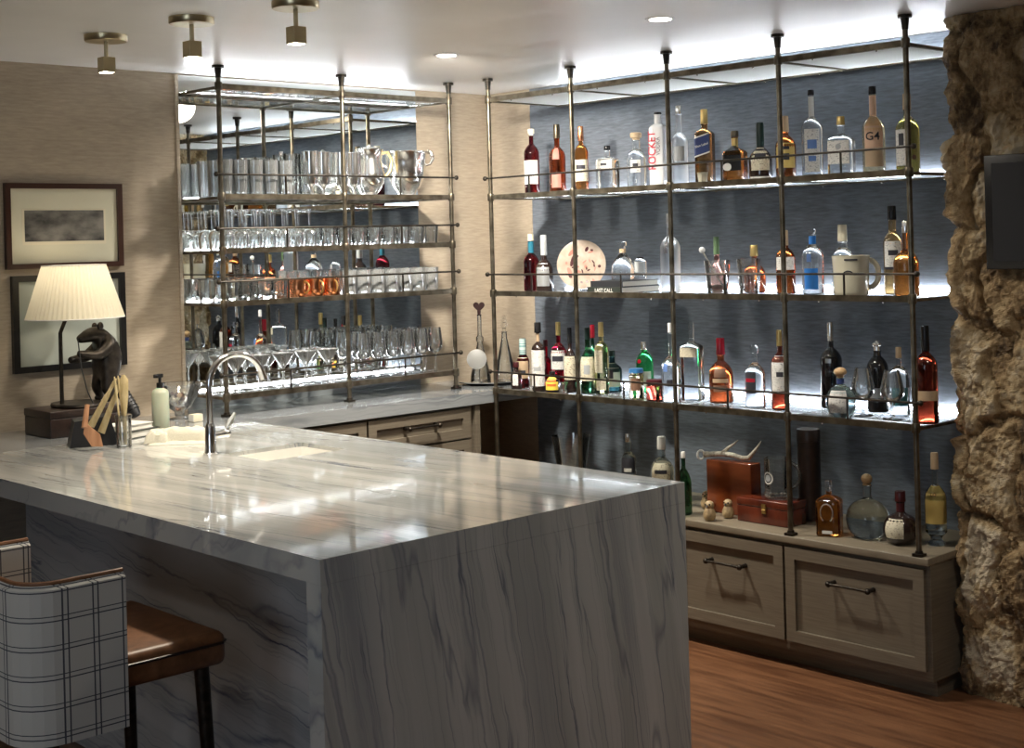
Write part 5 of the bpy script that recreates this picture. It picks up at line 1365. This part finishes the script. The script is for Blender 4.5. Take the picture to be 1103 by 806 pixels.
spoon('wooden_stick', 'thin wooden stick in the glass jar, tallest of two', (-2.590, -.830, WT + .012), (-2.609, -0.820, 1.181), .0035, .004, bowl=.005)
spoon('wooden_stick', 'thin wooden stick in the glass jar, leaning towards the tongs', (-2.61, -.842, WT + .012), (-2.636, -0.845, 1.181), .0035, .004, bowl=.005)
spoon('salad_server', 'pale wooden server leaning on the black block, outer of two', (-2.672, -0.720, 0.993), (-2.606, -0.800, 1.169), .014, .007, bowl=.007)
spoon('salad_server', 'pale wooden server leaning on the black block, nearer the jar', (-2.634, -0.725, 0.965), (-2.593, -0.810, 1.162), .014, .007, bowl=.007)
sp_ = thing('spatula', 'terracotta coloured wooden spatula propped before the black block', 'utensil', (-2.676, -0.769, 0.915), 0)
A_ = sp_.location.copy()
c1, c2, c3, c4, c5 = [Vector(q) - A_ for q in ((-2.709, -0.800, 0.929), (-2.665, -0.800, 0.923), (-2.675, -0.800, 0.969), (-2.732, -0.800, 1.020), (-2.740, -0.800, 0.980))]
off = Vector((-.004, -.006, 0))
g_ = G().add([c1, c2, c3, c4, c5, c1 + off, c2 + off, c3 + off, c4 + off, c5 + off], [(0, 4, 3, 2, 1), (5, 6, 7, 8, 9), (0, 1, 6, 5), (1, 2, 7, 6), (2, 3, 8, 7), (3, 4, 9, 8), (4, 0, 5, 9)])
g_.build('blade', 'terracotta_wood', sp_)
G().tube([(c4 + c5) / 2, Vector((-2.713, -0.780, 1.081)) - A_], [.012, .009], 8).build('handle', 'terracotta_wood', sp_, True)
# soap bottle
sb_ = thing('soap_dispenser', 'pale green soap bottle with black pump beside the towel', 'soap bottle', (-2.265, -.50, WT + .0005), radians(200))
G().lathe([(0, .031), (.004, .0345), (.150, .0345), (.162, .030), (.172, .012)], 28).build('bottle', 'soap', sb_, True)
pm = G().lathe([(.172, .014), (.192, .014), (.194, .006), (.215, .006)], 18).build('pump_collar', 'black', sb_, True)
G().box((-.012, -.009, .213), (.030, .009, .228), .003).build('nozzle', 'black', sb_, True)
# folded towel
tw = thing('hand_towel', 'folded cream hand towel lying on the pale worktop', 'towel', (-2.40, -.885, WT + .001), radians(-42))
def cushion(hx, hy, h_, c, nx_=26, ny=14, amp=.004, sd=0):
    vs = []; fs = []
    for j in range(ny + 1):
        for i in range(nx_ + 1):
            u = -1 + 2 * i / nx_; v_ = -1 + 2 * j / ny
            e = max(0, 1 - abs(u) ** 5) ** .5 * max(0, 1 - abs(v_) ** 3) ** .5
            z_ = h_ * e + amp * noise.noise(Vector((u * 3 + sd, v_ * 4, sd))) * e * 3
            vs.append((c[0] + hx * u, c[1] + hy * v_, c[2] + z_))
    m0 = len(vs)
    for j in range(ny): 
        for i in range(nx_):
            q = j * (nx_ + 1) + i; fs.append((q, q + 1, q + nx_ + 2, q + nx_ + 1))
    return vs, fs
g_ = G(); g_.add(*cushion(.115, .060, .010, (.01, -.012, 0), amp=.001)); g_.build('flat_layer', 'linen', tw, True)
g_ = G(); g_.add(*cushion(.108, .046, .050, (.012, .006, .004), sd=3)); g_.build('roll', 'linen', tw, True)
g_ = G(); g_.add(*cushion(.045, .050, .046, (-.075, -.006, .004), 16, 12, sd=8)); g_.build('fold', 'linen', tw, True)
# crystal bowl with sweets, tin
cb = lathe_thing('glass_bowl', 'flared clear glass bowl of wrapped sweets below the mirror corner', 'bowl', (-2.02, -.215, WT + .0005), [(0, .045), (.004, .048), (.012, .02), (.03, .022), (.05, .05), (.10, .080), (.15, .098), (.152, .095), (.10, .076), (.055, .046), (.045, .001)], 'thin_cut', 20, 'bowl')
rg = random.Random(3)
SW = ('maroon', 'tan', 'silver', 'copper', 'cream', 'maroon')
for i in range(9):
    a_ = i * 2.4; q = .008 + .026 * ((i % 5) / 4); zz = WT + .065 + .018 * (i // 3)
    s1 = thing('wrapped_sweet', 'wrapped ' + ('dark red', 'tan', 'silver', 'copper', 'cream', 'maroon')[i % 6] + ' sweet ' + ('low in the glass bowl', 'halfway up the glass bowl', 'at the top of the glass bowl')[i // 3], 'sweet', (-2.02 + q * cos(a_), -.215 + q * sin(a_), zz), a_)
    g_ = G().sphere((0, 0, 0), .011, 10, 6, (1.4, 1, .9)).tube([(.018, 0, 0), (.032, 0, .004)], [.003, .011], 8).tube([(-.018, 0, 0), (-.032, 0, .004)], [.003, .011], 8)
    g_.build('wrapper', SW[i % 6], s1, True)
tn = thing('matchbox', 'small cream box in front of the glass bowl', 'box', (-2.035, -.375, WT + .0005), radians(8))
box('tray', (-.024, -.017, .002), (.0245, .017, .030), 'paper', tn); box('sleeve', (-.023, -.018, 0), (.022, .018, .032), 'cream', tn, bev=.002)

# dark screen frame on the stone wall
fr_ = thing('framed_picture', 'black framed picture hung on the rough stone wall', 'picture', (-.40, -3.54, 1.70))
box('frame', (-.018, -.40, -.205), (.0, .40, .205), 'black', fr_, bev=.004)
box('panel', (-.0195, -.37, -.175), (-.0182, .37, .175), 'slate', fr_)

# ------------------------------------------------------------------ bar stool
def stool(x, y, label, rz=0):
    st = thing('bar_stool', label, 'stool', (x, y, FLOOR), rz)
    S0 = .575 - FLOOR; S1 = .662 - FLOOR
    G().box((-.24, -.25, S0), (.25, .25, S1), .022).build('seat', 'leather', st, True)
    G().tube([(-.22, -.252, S1 - .028), (.235, -.252, S1 - .028), (.252, -.235, S1 - .028), (.252, .235, S1 - .028), (.235, .252, S1 - .028), (-.22, .252, S1 - .028)], .004, 8).build('seat_piping', 'dark_leather', st, True)
    # wraparound back: U-shaped shell in plaid, open to +X
    path = [(-.045, -.285)] + [(-.20 + 0 * i, -.285) for i in range(1)] + [(-.20 - .10 * sin(a_), -.185 - .10 * cos(a_)) for a_ in [pi / 2 * i / 6 for i in range(1, 7)]] + \
           [(-.30, .185)] + [(-.20 - .10 * cos(a_), .185 + .10 * sin(a_)) for a_ in [pi / 2 * i / 6 for i in range(1, 7)]] + [(-.045, .285)]
    th = .035; g_ = G(); n = len(path); zb, zt = .50 - FLOOR, .874 - FLOOR
    cen = Vector((-.1, 0))
    inner = []
    for i, (px_, py_) in enumerate(path):
        a_ = Vector(path[max(0, i - 1)]); b_ = Vector(path[min(n - 1, i + 1)]); d_ = (b_ - a_).normalized(); nn = Vector((d_.y, -d_.x))
        if nn.dot(Vector((px_, py_)) - cen) > 0: nn = -nn
        inner.append((px_ + nn.x * th, py_ + nn.y * th))
    for (px_, py_), (qx, qy) in zip(path, inner):
        mx_, my_ = (px_ + qx) / 2, (py_ + qy) / 2
        g_.v += [Vector((px_, py_, zb)), Vector((px_, py_, zt - .012)), Vector((mx_, my_, zt)), Vector((qx, qy, zt - .012)), Vector((qx, qy, zb))]
    for i in range(n - 1):
        for k in range(5): g_.f.append((i * 5 + k, i * 5 + (k + 1) % 5, (i + 1) * 5 + (k + 1) % 5, (i + 1) * 5 + k))
    g_.f += [(4, 3, 2, 1, 0), tuple((n - 1) * 5 + k for k in range(5))]
    bk_ = g_.build('backrest', 'plaid', st)
    G().tube([((a_[0] + b_[0]) / 2, (a_[1] + b_[1]) / 2, zt) for a_, b_ in zip(path, inner)], .006, 8).build('piping', 'leather', bk_, True)
    for sx, sy in ((-1, -1), (-1, 1), (1, -1), (1, 1)):
        G().tube([(sx * .20, sy * .20, S0 + .01), (sx * .225, sy * .225, .0)], [.020, .014], 10).build('leg', 'dark_iron', st, True)
    G().tube([(.216, -.216, .22), (.216, .216, .22), (-.216, .216, .22), (-.216, -.216, .22), (.216, -.216, .22)], .010, 8).build('footrest', 'dark_iron', st, True)
    return st
s0 = stool(-3.425, -2.245, 'plaid-backed brown leather bar stool nearest the waterfall end')
